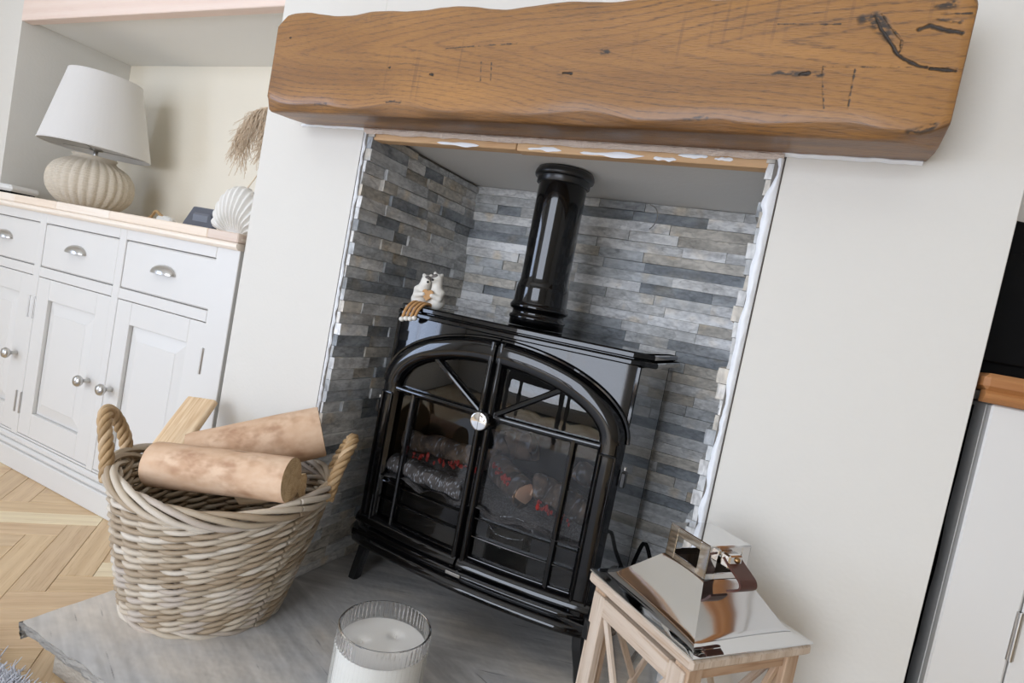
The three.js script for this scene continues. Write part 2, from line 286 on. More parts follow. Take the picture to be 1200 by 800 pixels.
// raw plaster lip and timber lath along the head of the opening
struct('trim_5', grid(220, 10, (u, v) => { const x = lerp(-0.895, -0.06, u), n = 0.004 * fbm(x * 60, v * 5, 1, 3); return V(x, 1.0945 - v * 0.0135 + (v > 0.7 ? 0.005 * fbm(x * 24, 3, 2, 3) : 0), 0.001 + 0.006 * Math.sin(v * 3.14) + n * Math.sin(v * 3.14)); }, 4, 0.1, true), M.raw);
{
  const lath = struct('trim_6', [cbox(-0.89, -0.53, 1.0705, 1.0995, -0.032, -0.004, 0.0015, 0), cbox(-0.528, -0.066, 1.0685, 1.0995, -0.030, -0.003, 0.0015, 0)], lathMat);
  for (const [x, w, y] of [[-0.66, 0.1, 1.073], [-0.47, 0.07, 1.0745], [-0.34, 0.12, 1.073], [-0.2, 0.05, 1.08], [-0.245, 0.04, 1.071], [-0.15, 0.03, 1.0775]])
    part(lath, 'paint_dab', grid(16, 5, (u, v) => { const t = u * 2 - 1, h = 0.0042 * Math.pow(Math.max(0, 1 - t * t), 0.4) * Math.max(0.15, 0.8 + 0.8 * nz(u * 2.5, x * 99)); return V(x + t * w / 2, y + 0.0022 * nz(u * 4, x * 50) + (v - 0.5) * 2 * h, -0.0022 + 0.0012 * Math.sin(v * 3.14) * Math.sin(u * 3.14)); }), M.caulk).name = numbered('paint_dab');
}

// ------------------------------------------------------------------ hearth
{
  const h = thing('hearth', 'grey stone hearth slab with a chipped front edge under stove and basket', 'hearth', [-0.48, 0, 0.1]);
  const x0 = -1.08, x1 = 0.14, zf = 0.431, chip = (t) => 0.006 * fbm(t * 30, 2, 0, 4) + 0.010 * Math.max(0, fbm(t * 9, 7, 0, 2)), stone = std({ map: slabTex, roughness: 0.6, bumpMap: slabBump, bumpScale: 0.0016 });
  const edge = std({ map: slabTex, color: '#d8d2c8', roughness: 0.95, bumpMap: stoneBump, bumpScale: 0.006 });
  // the slab's outline, clockwise from back left; the top skin reaches into the firebox
  const top = (u, v) => { const z = lerp(zf, 0.0005, v), x = lerp(x0, x1, u); return V(x, 0.082 + 0.0008 * fbm(x * 6, z * 6, 1, 3), z); };
  const g = grid(120, 60, (u, v) => { const p = top(u, v); if (v === 0) p.z -= 0.004 + chip(p.x); if (u === 0) p.x += 0.002 + 0.5 * chip(p.z + 9); if (u < 0.01 && v < 0.01) { p.x += 0.005; } return p; });
  const P = g.attributes.position; for (let i = 0; i < P.count; i++) g.attributes.uv.setXY(i, P.getX(i), P.getZ(i));
  wpart(h, h, 'slab', g, stone);
  const g2 = grid(60, 40, (u, v) => { const x = lerp(-0.897, -0.057, u), z = lerp(0.0005, -0.5, v); return V(x, 0.082 + 0.0008 * fbm(x * 6, z * 6, 1, 3), z); }), P2 = g2.attributes.position; for (let i = 0; i < P2.count; i++) g2.attributes.uv.setXY(i, P2.getX(i), P2.getZ(i));
  struct('floor_firebox', g2, stone);
  const ring = []; for (let i = 0; i <= 60; i++) ring.push([x0, lerp(0.0, zf, i / 60), i / 60 * 0.43, 1, 0]); for (let i = 1; i <= 160; i++) ring.push([lerp(x0, x1, i / 160), zf, 3 + lerp(x0, x1, i / 160), 0, 1]); for (let i = 1; i <= 40; i++) ring.push([x1, lerp(zf, 0, i / 40), 8 + i / 40, -1, 0]);
  const sk = grid(ring.length - 1, 6, (u, v) => { const [x, z, t, nx, ny] = ring[Math.round(u * (ring.length - 1))], k = v === 0 ? (ny ? 0.004 + chip(x) : 0.002 + 0.5 * chip(z + 9)) : 0.004 * (1 + fbm(t * 40, v * 4, 3, 3)) + 0.016 * v * v * (0.6 + fbm(t * 22, v * 2, 5, 3)) + (v > 0.15 && v < 0.8 ? 0.005 * fbm(t * 50, v * 6, 4, 2) : 0); return V(x + nx * k, 0.082 - v * 0.026, z - ny * k); }, 2, 0.05, true);
  wpart(h, h, 'slab_edge', sk, edge, 'riven chipped edge of the slab');
  wpart(h, h, 'base', [cbox(-1.02, 0.1, 0.0, 0.058, 0.0, 0.40, 0.003)], edge);
  wpart(h, h, 'mortar_bed', grid(60, 4, (u, v) => V(lerp(-1.0, 0.08, u), 0.057 - 0.012 * v, 0.402 + 0.008 * Math.sin(v * 3.14) + 0.004 * nz(u * 40, v * 2)), 1, 1, true), M.caulk);
}

// ------------------------------------------------------------------ mantel beam
{
  const W = 2048, H = 704, X0 = -1.09, SX = 1.25, SP = 0.44, cv = document.createElement('canvas'); cv.width = W; cv.height = H; const cx = cv.getContext('2d'), im = cx.createImageData(W, H), hm = cx.createImageData(W, H);
  // dark splits, knots, old saw cuts and nail holes: [points, half width, softness, depth]; y counts from the lower arris
  const MK = [[[[0.018, 0.140], [0.029, 0.122], [0.038, 0.111], [0.044, 0.103], [0.053, 0.090], [0.064, 0.083], [0.078, 0.076], [0.088, 0.074]], 0.0007, 0.0021, 1], [[[0.004, 0.136], [0.018, 0.136], [0.028, 0.127], [0.040, 0.112]], 0.0052, 0.0075, 0.25], [[[0.025, 0.143], [0.037, 0.127], [0.054, 0.108], [0.056, 0.097], [0.053, 0.091]], 0.0006, 0.001, 0.5], [[[0.07, 0.122], [0.082, 0.1262], [0.094, 0.122], [0.105, 0.119], [0.117, 0.1165]], 0.0009, 0.0030, 0.7], [[[0.092, 0.0725], [0.105, 0.0715], [0.119, 0.0695]], 0.0014, 0.0018, 1], [[[-0.03, 0.0745], [0.06, 0.0745], [0.12, 0.0735]], 0.0002, 0.0006, 0.2], [[[0.085, 0.150], [0.1, 0.152]], 0.003, 0.006, 0.2], [[[0.088, 0.134], [0.112, 0.130]], 0.001, 0.003, 0.3], [[[0.09, 0.1405], [0.122, 0.140]], 0.0003, 0.001, 0.2], [[[0.085, -0.003], [0.108, 0.001]], 0.003, 0.006, 0.2],
    [[[-0.0302, 0.075], [-0.0285, 0.064]], 0.0012, 0.0012, 0.2], [[[-0.028, 0.06], [-0.018, 0.018]], 0.0002, 0.0016, 0.1], [[[0.0085, 0.072], [0.0105, 0.018]], 0.0003, 0.0016, 0.1], [[[-0.098, 0.133], [-0.021, 0.131]], 0.0004, 0.0014, 0.1], [[[-0.64, 0.105], [-0.5, 0.112]], 0.0003, 0.0016, 0.1], [[[-0.562, 0.08], [-0.557, 0.05]], 0.0003, 0.0018, 0.1], [[[-0.542, 0.08], [-0.537, 0.05]], 0.0003, 0.0018, 0.1],
    [[[-0.665, 0.059], [-0.659, 0.059]], 0.0012, 0.002, 0.8], [[[-0.406, 0.0635], [-0.392, 0.063]], 0.0013, 0.0014, 1], [[[-0.76, 0.071], [-0.757, 0.071]], 0.001, 0.0012, 0.8], [[[-1.026, 0.130], [-1.023, 0.130]], 0.001, 0.0012, 0.8], [[[-0.056, 0.064], [-0.046, 0.066]], 0.0018, 0.0018, 1], [[[-0.09, 0.066], [-0.03, 0.064]], 0.001, 0.005, 0.05], [[[-0.346, 0.097], [-0.34, 0.097]], 0.003, 0.006, 0.1], [[[-0.93, -0.004], [-0.9, -0.002]], 0.0015, 0.004, 0.05], [[[-0.75, 0.003], [-0.72, 0.004]], 0.0015, 0.004, 0.05], [[[-0.2, -0.003], [-0.17, -0.001]], 0.002, 0.004, 0.05]];
  const bins = new Map(); for (const m of MK) for (let b = Math.floor((Math.min(...m[0].map((q) => q[0])) - 0.03) * 50); b <= (Math.max(...m[0].map((q) => q[0])) + 0.03) * 50; b++) bins.set(b, [...(bins.get(b) || []), m]);
  const mark = (x, y) => {
    let k = 0, dp = 0; const list = bins.get(Math.floor(x * 50)); if (!list) return [0, 0];
    const wob = 0.0022 * fbm(x * 130, y * 130, 41, 3), thin = sm(fbm(x * 90, y * 190, 44, 3), -0.25, 0.15);
    for (const [pts, w, soft, deep] of list) { let d = 9; for (let i = 1; i < pts.length; i++) { const [ax, ay] = pts[i - 1], [bx2, by] = pts[i], dx = bx2 - ax, dy = by - ay, t = clamp(((x - ax) * dx + (y - ay) * dy) / (dx * dx + dy * dy), 0, 1), tw = i === 1 ? t : i === pts.length - 1 ? 1 - t * 0.8 : 1; d = Math.min(d, Math.hypot(x - ax - dx * t, y - ay - dy * t) - w * Math.max(0.25, tw)); }
      const v = 1 - sm(d + wob, -0.0004, soft); k = Math.max(k, v * (deep > 0.6 ? 0.95 : 0.9 * thin)); dp = Math.max(dp, v * deep); }
    return [k, dp];
  };
  for (let j = 0; j < H; j++) for (let i = 0; i < W; i++) {
    const x = X0 + i / W * SX, p = (1 - j / H) * SP, y = p - 0.13;                       // y above the lower arris of the face
    const yy = y - 0.10 - 0.03 * nz(x * 2.2, 3), wx = x + 0.07 * fbm(x * 3, y * 7, 2, 3);
    const g = wx * 10 - (190 + 60 * nz(x * 1.3, 8)) * Math.pow(Math.abs(yy) + 0.004, 1.4) + 0.5 * fbm(x * 4, y * 14, 25, 2) + 0.4 * fbm(x * 12, y * 50, 5, 3) + 0.16 * fbm(x * 60, y * 260, 15, 2), ring = Math.pow(0.5 + 0.5 * Math.sin(g * 6.2), 7);
    const pore = sm(fbm(x * 70, y * 640, 3, 3), -0.05, 0.3), broad = fbm(x * 2.4, y * 12, 11, 4), fine = fbm(x * 60, y * 900, 4, 2), saw = sm(nz(Math.floor(x * 260) * 1.7, y * 5, 3), 0.2, 0.7) * sm(fbm(x * 3.4, y * 9, 31, 2), 0.02, 0.28);
    let c = mix3([166, 117, 58], [128, 86, 39], clamp(0.45 + 1.25 * broad + 0.3 * fine, 0, 1)); c = mix3(c, [78, 54, 36], clamp(ring * (0.22 + 0.26 * pore) * (0.7 + 1.2 * Math.max(0, 0.3 + nz(x * 3, y * 9, 5))) + 0.13 * pore + 0.26 * saw + 0.32 * sm(fbm(x * 5, y * 16, 51, 3), 0.1, 0.4) * (0.35 + 0.65 * pore), 0, 0.82));
    const dark = mark(x, y); if (dark[0] > 0) c = mix3(c, [34, 25, 18], dark[0]);
    if (p < 0.13) { const r = fbm(x * 8, p * 40, 9, 4); c = mix3(c, [104, 74, 48], clamp(0.4 + 1.2 * r, 0, 0.8)); }  // underside and chamfer mixed darker, their shade painted into the colour
    const o = (j * W + i) * 4; im.data[o] = c[0]; im.data[o + 1] = c[1]; im.data[o + 2] = c[2]; im.data[o + 3] = 255;
    const hgt = 255 * (1 - dark[1]) - 22 * pore; hm.data[o] = hm.data[o + 1] = hm.data[o + 2] = clamp(hgt, 0, 255); hm.data[o + 3] = 255;
  }
  cx.putImageData(im, 0, 0); const hv = document.createElement('canvas'); hv.width = W; hv.height = H; hv.getContext('2d').putImageData(hm, 0, 0);
  const tex = new THREE.CanvasTexture(cv); tex.colorSpace = THREE.SRGBColorSpace; const btx = new THREE.CanvasTexture(hv);
  const mat = phy({ map: tex, roughness: 0.55, bumpMap: btx, bumpScale: 0.004, clearcoat: 0.4, clearcoatRoughness: 0.22 });
  const wave = (x, s) => 0.0035 * Math.sin(x * 34 + s) + 0.003 * Math.sin(x * 19 + s * 2.1) + 0.002 * nz(x * 30, s);
  const yb = (x) => 1.0985 + wave(x, 1.2) + 0.012 * sm(x, 0.085, 0.127) * sm(x, 0.085, 0.127) + 0.006 * sm(-x, 1.02, 1.065), yt = (x) => 1.2775 + wave(x, 4) * 0.8 - 0.016 * Math.pow(sm(-x, 1.035, 1.065), 2) - 0.02 * Math.pow(sm(x, 0.1, 0.127), 2);
  const prof = (x) => { const b = yb(x), t = yt(x), e = sm(x, 0.07, 0.127), q = []; q.push([0, 1.0925, 0.0]); q.push([0.05, 1.087, 0.05]); q.push([0.103 - 0.03 * e, 1.0825 + 0.006 * e, 0.104]); q.push([0.110 - 0.02 * e, 1.0855 + 0.008 * e, 0.111]); q.push([0.1165, b - 0.004, 0.124]); q.push([0.1195, b, 0.13]); for (let i = 1; i <= 8; i++) { const y = lerp(b, t - 0.010, i / 8); q.push([0.120 + 0.0012 * nz(x * 9, y * 14), y, 0.13 + y - 1.0985]); } q.push([0.1165, t - 0.003, 0.312]); q.push([0.108, t, 0.322]); q.push([0.05, t + 0.001, 0.38]); q.push([0, t, 0.43]); return q; };
  const xs = []; for (let i = 0; i <= 130; i++) xs.push(lerp(-1.0635, 0.1255, i / 130));
  const sec = xs.map(prof), Pp = [], Uu = [], I = [], m = sec[0].length, add = (x, s) => { for (const [z, y, p] of s) { Pp.push(x, y, z); Uu.push((x - X0) / SX, p / SP); } };
  const shrink = (s, k) => { const cy = 1.19, cz = 0.06; return s.map(([z, y, p]) => [z > 0.001 ? z - k * Math.sign(z - 0.03) * 1 : 0, y - k * Math.sign(y - cy), p]); };
  add(-1.0665, shrink(sec[0], 0.006)); add(-1.0655, shrink(sec[0], 0.002)); xs.forEach((x, i) => add(x, sec[i])); add(0.1275, shrink(sec[130], 0.003)); add(0.1285, shrink(sec[130], 0.010));
  const n = xs.length + 4; for (let i = 0; i < n - 1; i++) for (let j = 0; j < m - 1; j++) { const a = i * m + j, b = a + 1, c = a + m, d = c + 1; I.push(a, c, b, b, c, d); }
  for (let j = 1; j < m - 1; j++) { I.push(0, j, j + 1); const e = (n - 1) * m; I.push(e, e + j + 1, e + j); }
  const g = new THREE.BufferGeometry(); g.setAttribute('position', new THREE.Float32BufferAttribute(Pp, 3)); g.setAttribute('uv', new THREE.Float32BufferAttribute(Uu, 2)); g.setIndex(I); g.computeVertexNormals();
  const o = one('mantel_beam', 'thick rustic oak mantel beam with wavy live edges and a dark split at its right end', 'mantel', g, mat);
  // white filler where beam meets wall
  struct('trim_2', [grid(120, 5, (u, v) => { const x = lerp(-1.08, -0.893, u); return V(x, 1.0945 - v * 0.007 - 0.002 * nz(x * 50, 2), 0.0008 + 0.004 * Math.sin(v * 3.14)); }, 1, 1, true), grid(120, 5, (u, v) => { const x = lerp(-0.064, 0.122, u); return V(x, 1.0945 - v * 0.008 - 0.0015 * nz(x * 50, 5), 0.0008 + 0.005 * Math.sin(v * 3.14)); }, 1, 1, true)], M.caulk);
}

// ------------------------------------------------------------------ sideboards
function cup(x, y, z) {     // half-moon cup handle: a quarter of an ellipsoid, open below
  return grid(24, 10, (u, v) => { const a = u * Math.PI, b = v * Math.PI / 2; return V(x + Math.cos(a) * 0.0465, y - 0.008 + 0.0245 * Math.sin(a) * Math.cos(b), z + 0.001 + 0.023 * Math.sin(a) * Math.sin(b)); });
}
const knob = (x, y, z) => { const g = lathe([[0.0065, 0], [0.0055, 0.012], [0.005, 0.017], [0.010, 0.020], [0.0155, 0.026], [0.0165, 0.031], [0.013, 0.037], [0.006, 0.040], [0.0001, 0.0405]], 24); g.rotateX(Math.PI / 2); g.translate(x, y, z); return g; };
function panelDoor(root, x0, x1, y0, y1, hingeLeft, kx, ky) {
  const st = 0.063, z0 = -0.022, z1 = -0.0005, d = wpart(root, root, 'door', [cbox(x0, x0 + st, y0, y1, z0, z1, 0.0012), cbox(x1 - st, x1, y0, y1, z0, z1, 0.0012), cbox(x0 + st + 0.0003, x1 - st - 0.0003, y0, y0 + 0.072, z0, z1 - 0.0003, 0.001), cbox(x0 + st + 0.0003, x1 - st - 0.0003, y1 - 0.061, y1, z0, z1 - 0.0003, 0.001)], M.paint);
  const a = x0 + st + 0.002, b = x1 - st - 0.001, c = y0 + 0.073, e = y1 - 0.062, bw = 0.036, P = [[0, -0.012], [bw, -0.0035], [bw + 0.002, -0.002]], T = [];
  const q = (i) => [[a + P[i][0], c + P[i][0]], [b - P[i][0], c + P[i][0]], [b - P[i][0], e - P[i][0]], [a + P[i][0], e - P[i][0]]].map(([x, y]) => V(x, y, P[i][1]));
  const put = (p, r, s, t) => { for (const v of [p, r, s, p, s, t]) T.push(v.x, v.y, v.z); };
  for (let i = 0; i < 2; i++) { const A = q(i), B = q(i + 1); for (let k = 0; k < 4; k++) put(A[k], A[(k + 1) % 4], B[(k + 1) % 4], B[k]); } const C = q(2); put(...C);
  const pg = new THREE.BufferGeometry(); pg.setAttribute('position', new THREE.Float32BufferAttribute(T, 3)); pg.computeVertexNormals(); pg.setAttribute('uv', new THREE.Float32BufferAttribute(new Float32Array(T.length / 3 * 2), 2));
  wpart(root, d, 'door_panel', pg, M.paint);
  wpart(root, d, 'knob', knob(kx, ky, z1), M.nickel);
  const hx = hingeLeft ? x0 - 0.0025 : x1 + 0.0025;
  for (const hy of [y0 + 0.092, y1 - 0.095]) wpart(root, d, 'hinge', [cbox(hx - 0.0045, hx + 0.0045, hy - 0.033, hy + 0.033, -0.004, 0.0015, 0.0008), (() => { const t = new THREE.CylinderGeometry(0.0028, 0.0028, 0.066, 10); t.translate(hx, hy, 0.0015); return t; })()], M.nickel);
}
{
  const s = thing('sideboard', 'long off-white painted sideboard with blocky oak top filling the left alcove', 'sideboard', [-1.86, 0, -0.2]);
  const xl = -2.522, xr = -1.213, zb = -0.43;
  const fr = [], f = (a, b, c, d) => fr.push(cbox(a, b, c, d, -0.022, 0, 0.0015));
  f(xr - 0.081, xr, 0.098, 0.783); f(xl, -2.4465, 0.098, 0.783); for (const [a, b] of [[-2.4460, -2.0828], [-2.0502, -1.6858], [-1.6552, -1.2945]]) { f(a, b, 0.7535, 0.7832); f(a, b, 0.5915, 0.6205); f(a, b, 0.098, 0.1045); }
  for (const x of [[-2.0825, -2.0505], [-1.6855, -1.6555]]) f(x[0], x[1], 0.0978, 0.7833);
  wpart(s, s, 'carcass', [...fr, cbox(xl, xl + 0.018, 0.05, 0.783, zb, -0.02, 0.001), cbox(xr - 0.018, xr, 0.05, 0.783, zb, -0.02, 0.001), cbox(xl, xr, 0.04, 0.783, zb, zb + 0.012, 0.001), cbox(xl, xr, 0.1, 0.112, zb, -0.024, 0.001), cbox(xl + 0.02, xr - 0.02, 0.59, 0.6, zb, -0.03, 0.001)], M.paint);
  wpart(s, s, 'plinth', [cbox(xl, xr, 0.0, 0.062, zb, 0.016, 0.003), cbox(xl, xr, 0.062, 0.078, zb, 0.0125, 0.006), cbox(xl, xr, 0.078, 0.097, zb, 0.006, 0.005)], M.paint);
  const cuts = [xl - 0.003, -2.21, -1.98, -1.72, -1.318, xr + 0.004];
  const top = wpart(s, s, 'worktop', cbox(xl - 0.003, xr + 0.004, 0.8045, 0.812, zb, 0.006, 0.001, 0), topMats[0]);
  for (let k = 0; k < 3; k++) for (let i = 0; i < 5; i++) { const z1 = 0.016 - k * 0.15, z0 = Math.max(zb, z1 - 0.1496); wpart(s, top, numbered('oak_stave'), cbox(cuts[i] + 0.0003, cuts[i + 1] - 0.0003, 0.799, 0.8225, z0, z1, 0.0025, 0), topMats[i === 4 && k === 0 ? 2 : (i + k * 2) % 2]); }
  wpart(s, s, 'moulding', [sweep([V(xl, 0.79, 0.012), V(xr + 0.002, 0.79, 0.012)], [[-0.0085, -0.02], [-0.0085, 0], [-0.004, 0.0035], [0.002, 0.003], [0.006, -0.001], [0.0085, -0.004], [0.0085, -0.02]].map(([a, b]) => [a, b]), V(0, 0, 1))], topMats[0]);
  for (const [i, x0] of [-2.4435, -2.0485, -1.6535].entries()) {
    const x1 = x0 + 0.364, d = wpart(s, s, 'drawer', cbox(x0, x1, 0.6225, 0.7515, -0.022, -0.0008, 0.004), M.paint), hx = [-2.268, -1.874, -1.479][i];
    wpart(s, d, 'cup_handle', cup(hx, 0.692, -0.001), M.nickel);
    panelDoor(s, x0, x1, 0.1065, 0.5895, i === 1, [-2.11, -1.728, -1.622][i], 0.342);
  }
}
{
  const s = thing('cabinet', 'painted cabinet with thick oak top squeezed in right of the chimney breast', 'cabinet', [0.85, 0, -0.2]);
  const xl = 0.266, xr = 1.5, zb = -0.43;
  wpart(s, s, 'carcass', [cbox(xl, xr, 0.09, 0.772, zb, -0.024, 0.002), cbox(xl, xl + 0.082, 0.09, 0.772, -0.024, 0, 0.0025), cbox(xl + 0.08, xr, 0.742, 0.772, -0.024, 0, 0.0015), cbox(xr - 0.08, xr, 0.09, 0.772, -0.024, 0, 0.0015)], M.paint);
  wpart(s, s, 'plinth', cbox(xl - 0.004, xr, 0, 0.09, zb, 0.014, 0.003), M.paint);
  for (const x of [xl + 0.084, xl + 0.6]) {
    const d = wpart(s, s, 'door', cbox(x, x + 0.51, 0.1, 0.738, -0.022, -0.001, 0.0015), M.paint);
    if (x < 0.5) wpart(s, d, 'hinge', [cbox(x - 0.006, x + 0.003, 0.44, 0.508, -0.003, 0.0018, 0.0008), (() => { const t = new THREE.CylinderGeometry(0.003, 0.003, 0.068, 10); t.translate(x - 0.0015, 0.474, 0.002); return t; })()], M.nickel);
  }
  const dk = ['#c9935c'].map((c) => std({ map: lathTex, color: '#cfae8c', roughness: 0.35, bumpMap: grainBump, bumpScale: 0.0002 }));
  wpart(s, s, 'worktop', [cbox(0.248, xr, 0.789, 0.8125, zb, 0.016, 0.006, 0)], dk[0]);
  wpart(s, s, 'moulding', sweep([V(0.252, 0.781, 0.010), V(xr, 0.781, 0.010)], [[-0.0085, -0.02], [-0.0085, 0], [-0.004, 0.004], [0.002, 0.003], [0.006, -0.001], [0.0085, -0.004], [0.0085, -0.02]], V(0, 0, 1)), dk[0]);
}
one('black_panel', 'thin wavy black panel standing in the narrow gap left of the right cabinet', 'infill', (() => { const f = (s) => grid(24, 60, (u, v) => { const y = 0.002 + v * 0.764, z = -0.40 + u * (0.375 + 0.010 * nz(v * 9, 2)); return V(0.2515 + s * (0.0052 * Math.pow(Math.sin(3.1416 * clamp(u, 0.001, 0.999)), 0.3)) + 0.0014 * nz(u * 5, v * 12, 4), y, z); }, 1, 1, s > 0); return join([f(1), f(-1)]); })(), M.blackMatt);  // unidentified black shape in the gap, built as a thin wavy panel
{
  const t = thing('speaker', 'tall black speaker standing on the oak topped cabinet at the right edge', 'speaker', [0.27, 0.8125, -0.19]);
  const sh = new THREE.Shape(); sh.moveTo(-0.02, 0); sh.lineTo(0.06, 0); sh.lineTo(0.072, 0.20); sh.lineTo(0.03, 0.228); sh.lineTo(-0.02, 0.236);
  const g = new THREE.ExtrudeGeometry(sh, { depth: 0.12, bevelEnabled: true, bevelSize: 0.004, bevelThickness: 0.004, bevelSegments: 2 }); g.translate(0, 0.004, -0.06);
  part(t, 'cabinet_body', g, M.blackMatt); part(t, 'grille', cbox(-0.015, 0.055, 0.02, 0.19, 0.064, 0.07, 0.003), M.blackMatt);
}

// ------------------------------------------------------------------ stove
{
  const t = thing('stove', 'glossy black arched two-door electric stove standing in the stone lined opening', 'stove', [-0.51, 0.082, -0.09]);
  const bow = (x) => 0.027 * (1 - Math.min(1, (x / 0.285) ** 2)), aO = (x) => 0.481 + 0.138 * Math.sqrt(Math.max(0, 1 - (x / 0.2812) ** 2)), aI = (x) => 0.472 + 0.099 * Math.sqrt(Math.max(0, 1 - (x / 0.2332) ** 2));
  const F = (x, y, d = 0) => V(x, y, bow(x) + d);
  const bar = (pts, w, h, round = 1) => sweep(pts, [[-w, -0.006], [-w, h * 0.45], [-w * 0.6, h * 0.9], [0, h], [w * 0.6, h * 0.9], [w, h * 0.45], [w, -0.006]], V(0, 0, 1));
  const line = (x0, y0, x1, y1, d = 0, n = 12) => Array.from({ length: n + 1 }, (_, i) => F(lerp(x0, x1, i / n), lerp(y0, y1, i / n), d));
  // body shell
  part(t, 'body', [cbox(-0.281, -0.272, 0.12, 0.63, -0.30, 0.0, 0.002), cbox(0.272, 0.281, 0.12, 0.63, -0.30, 0.0, 0.002), cbox(-0.281, 0.281, 0.12, 0.63, -0.30, -0.29, 0.002), cbox(-0.281, 0.281, 0.12, 0.135, -0.30, 0.03, 0.002),
    grid(64, 10, (u, v) => { const x = lerp(-0.281, 0.281, u); return F(x, lerp(aO(x) - 0.012, 0.63, v), -0.006); })], M.black);
  part(t, 'firebox', [cbox(-0.27, 0.27, 0.13, 0.6, -0.2, -0.19, 0.002), cbox(-0.271, -0.262, 0.13, 0.6, -0.2, -0.01, 0.001), cbox(0.262, 0.271, 0.13, 0.6, -0.2, -0.01, 0.001), cbox(-0.2615, 0.2615, 0.6, 0.61, -0.1895, -0.011, 0.001)], M.blackMatt);
  const slabPath = (o, y) => [V(-0.30 - o, y, -0.29), V(-0.30 - o, y, -0.03), V(-0.282 - o * 0.6, y, -0.008 + o), ...Array.from({ length: 21 }, (_, i) => { const x = lerp(-0.262, 0.262, i / 20); return V(x, y, bow(x) * 0.8 + 0.006 + o); }), V(0.282 + o * 0.6, y, -0.008 + o), V(0.30 + o, y, -0.03), V(0.30 + o, y, -0.29)];
  const fillTop = (path, y, up) => { const sh = new THREE.Shape(path.map((p) => new THREE.Vector2(p.x, -p.z))); const g = new THREE.ShapeGeometry(sh); g.rotateX(-Math.PI / 2); g.translate(0, y, 0); return g; };
  const slab = (o, y0, y1) => [sweep(slabPath(o, (y0 + y1) / 2), [[-(y1 - y0) / 2, -0.02], [-(y1 - y0) / 2, -0.0025], [-(y1 - y0) / 2 + 0.0025, 0], [(y1 - y0) / 2 - 0.0025, 0], [(y1 - y0) / 2, -0.0025], [(y1 - y0) / 2, -0.02]].map(([a, b]) => [-a, b]), (i) => { const P = slabPath(o, 0), a = P[Math.max(0, i - 1)], b = P[Math.min(P.length - 1, i + 1)]; return V(-(b.z - a.z), 0, b.x - a.x); }, true, false), fillTop(slabPath(o - 0.0025, 0), y1, 1), fillTop(slabPath(o - 0.0025, 0), y0, 1)];
  part(t, 'top_plate', [...slab(0.004, 0.630, 0.641), ...slab(-0.004, 0.643, 0.655), ...slab(-0.012, 0.641, 0.643)], M.black);
  // doors
  for (const s of [-1, 1]) {
    const band = grid(40, 10, (u, v) => { const a = u * Math.PI / 2 * 0.999, xo = 0.281 * Math.cos(a), xi = 0.2332 * Math.cos(a), yo = 0.481 + 0.138 * Math.sin(a), yi = 0.472 + 0.099 * Math.sin(a), x = Math.max(lerp(xi, xo, v), 0.003), y = lerp(yi, yo, v), e = Math.min(v, 1 - v) * 2; return F(s * x, y, 0.002 + 0.016 * Math.pow(Math.sin(Math.PI * clamp(v, 0, 1)), 0.22)); }, 1, 1, s < 0);
    const post = grid(6, 20, (u, v) => { const x = lerp(0.2332, 0.281, u), y = lerp(0.135, 0.4815, v); return F(s * x, y, 0.002 + 0.012 * Math.pow(Math.sin(Math.PI * u), 0.18)); }, 1, 1, s < 0);
    const foot = grid(24, 6, (u, v) => { const x = lerp(0.003, 0.281, u), y = lerp(0.150, 0.174, v); return F(s * x, y, 0.006 + 0.017 * Math.sqrt(Math.max(0, 1 - v * v)) * (v < 0.04 ? 0.3 : 1)); }, 1, 1, s < 0);
    const style = grid(6, 20, (u, v) => { const x = lerp(0.0015, 0.019, u), y = lerp(0.148, 0.618, v); return F(s * x, y, 0.002 + 0.016 * Math.pow(Math.sin(Math.PI * clamp(u, 0.02, 0.98)), 0.4)); }, 1, 1, s < 0);
    const d = part(t, 'door', [band, post, foot, style], M.black);
    part(d, 'rail', [bar(line(s * 0.015, 0.468, s * 0.236, 0.468, 0.001), 0.0075, 0.010), bar(line(s * 0.015, 0.472, s * 0.236, 0.472, 0.006), 0.0018, 0.006)], M.black);
    part(d, 'mullion', bar(line(s * 0.187, 0.172, s * 0.187, 0.468, 0.001), 0.0062, 0.010), M.black);
    part(d, 'spoke', bar(line(s * 0.012, 0.470, s * 0.142, 0.554, 0.001), 0.0062, 0.010), M.black);
    for (const y of [0.258, 0.220, 0.176]) part(d, 'glazing_bead', bar(line(s * 0.018, y, s * 0.234, y, 0.001), 0.0022, 0.006), M.black);
    const bx0 = s * 0.243, bx1 = s * 0.271; part(d, 'panel_moulding', [bar(line(bx0, 0.16, bx0, 0.455, 0.0135), 0.0026, 0.005), bar(line(bx1, 0.16, bx1, 0.455, 0.0135), 0.0026, 0.005), bar(line(bx0, 0.455, bx1, 0.455, 0.0135, 2), 0.0026, 0.005)], M.black);
    part(d, 'arch_bead', sweep(Array.from({ length: 33 }, (_, i) => { const a = i / 32 * Math.PI / 2 * 0.995; return F(s * 0.2845 * Math.cos(a), 0.482 + 0.1415 * Math.sin(a), 0.0); }), circ(0.0035, 6), V(0, 0, 1)), M.black);
    part(d, 'glass_pane', grid(24, 16, (u, v) => { const x = lerp(0.008, 0.2345, u); return F(s * x, lerp(0.170, aI(x) + 0.003, v), -0.002); }, 1, 1, s < 0), M.smoke);
    part(d, 'hinge', [cbox(s > 0 ? 0.284 : -0.294, s > 0 ? 0.294 : -0.284, 0.40, 0.43, -0.012, 0.006, 0.002)], M.blackSatin);
    part(d, 'hinge_pin', [(() => { const c = new THREE.CylinderGeometry(0.0035, 0.0035, 0.006, 10); c.translate(s * 0.289, 0.437, 0.0); return c; })()], M.nickel);
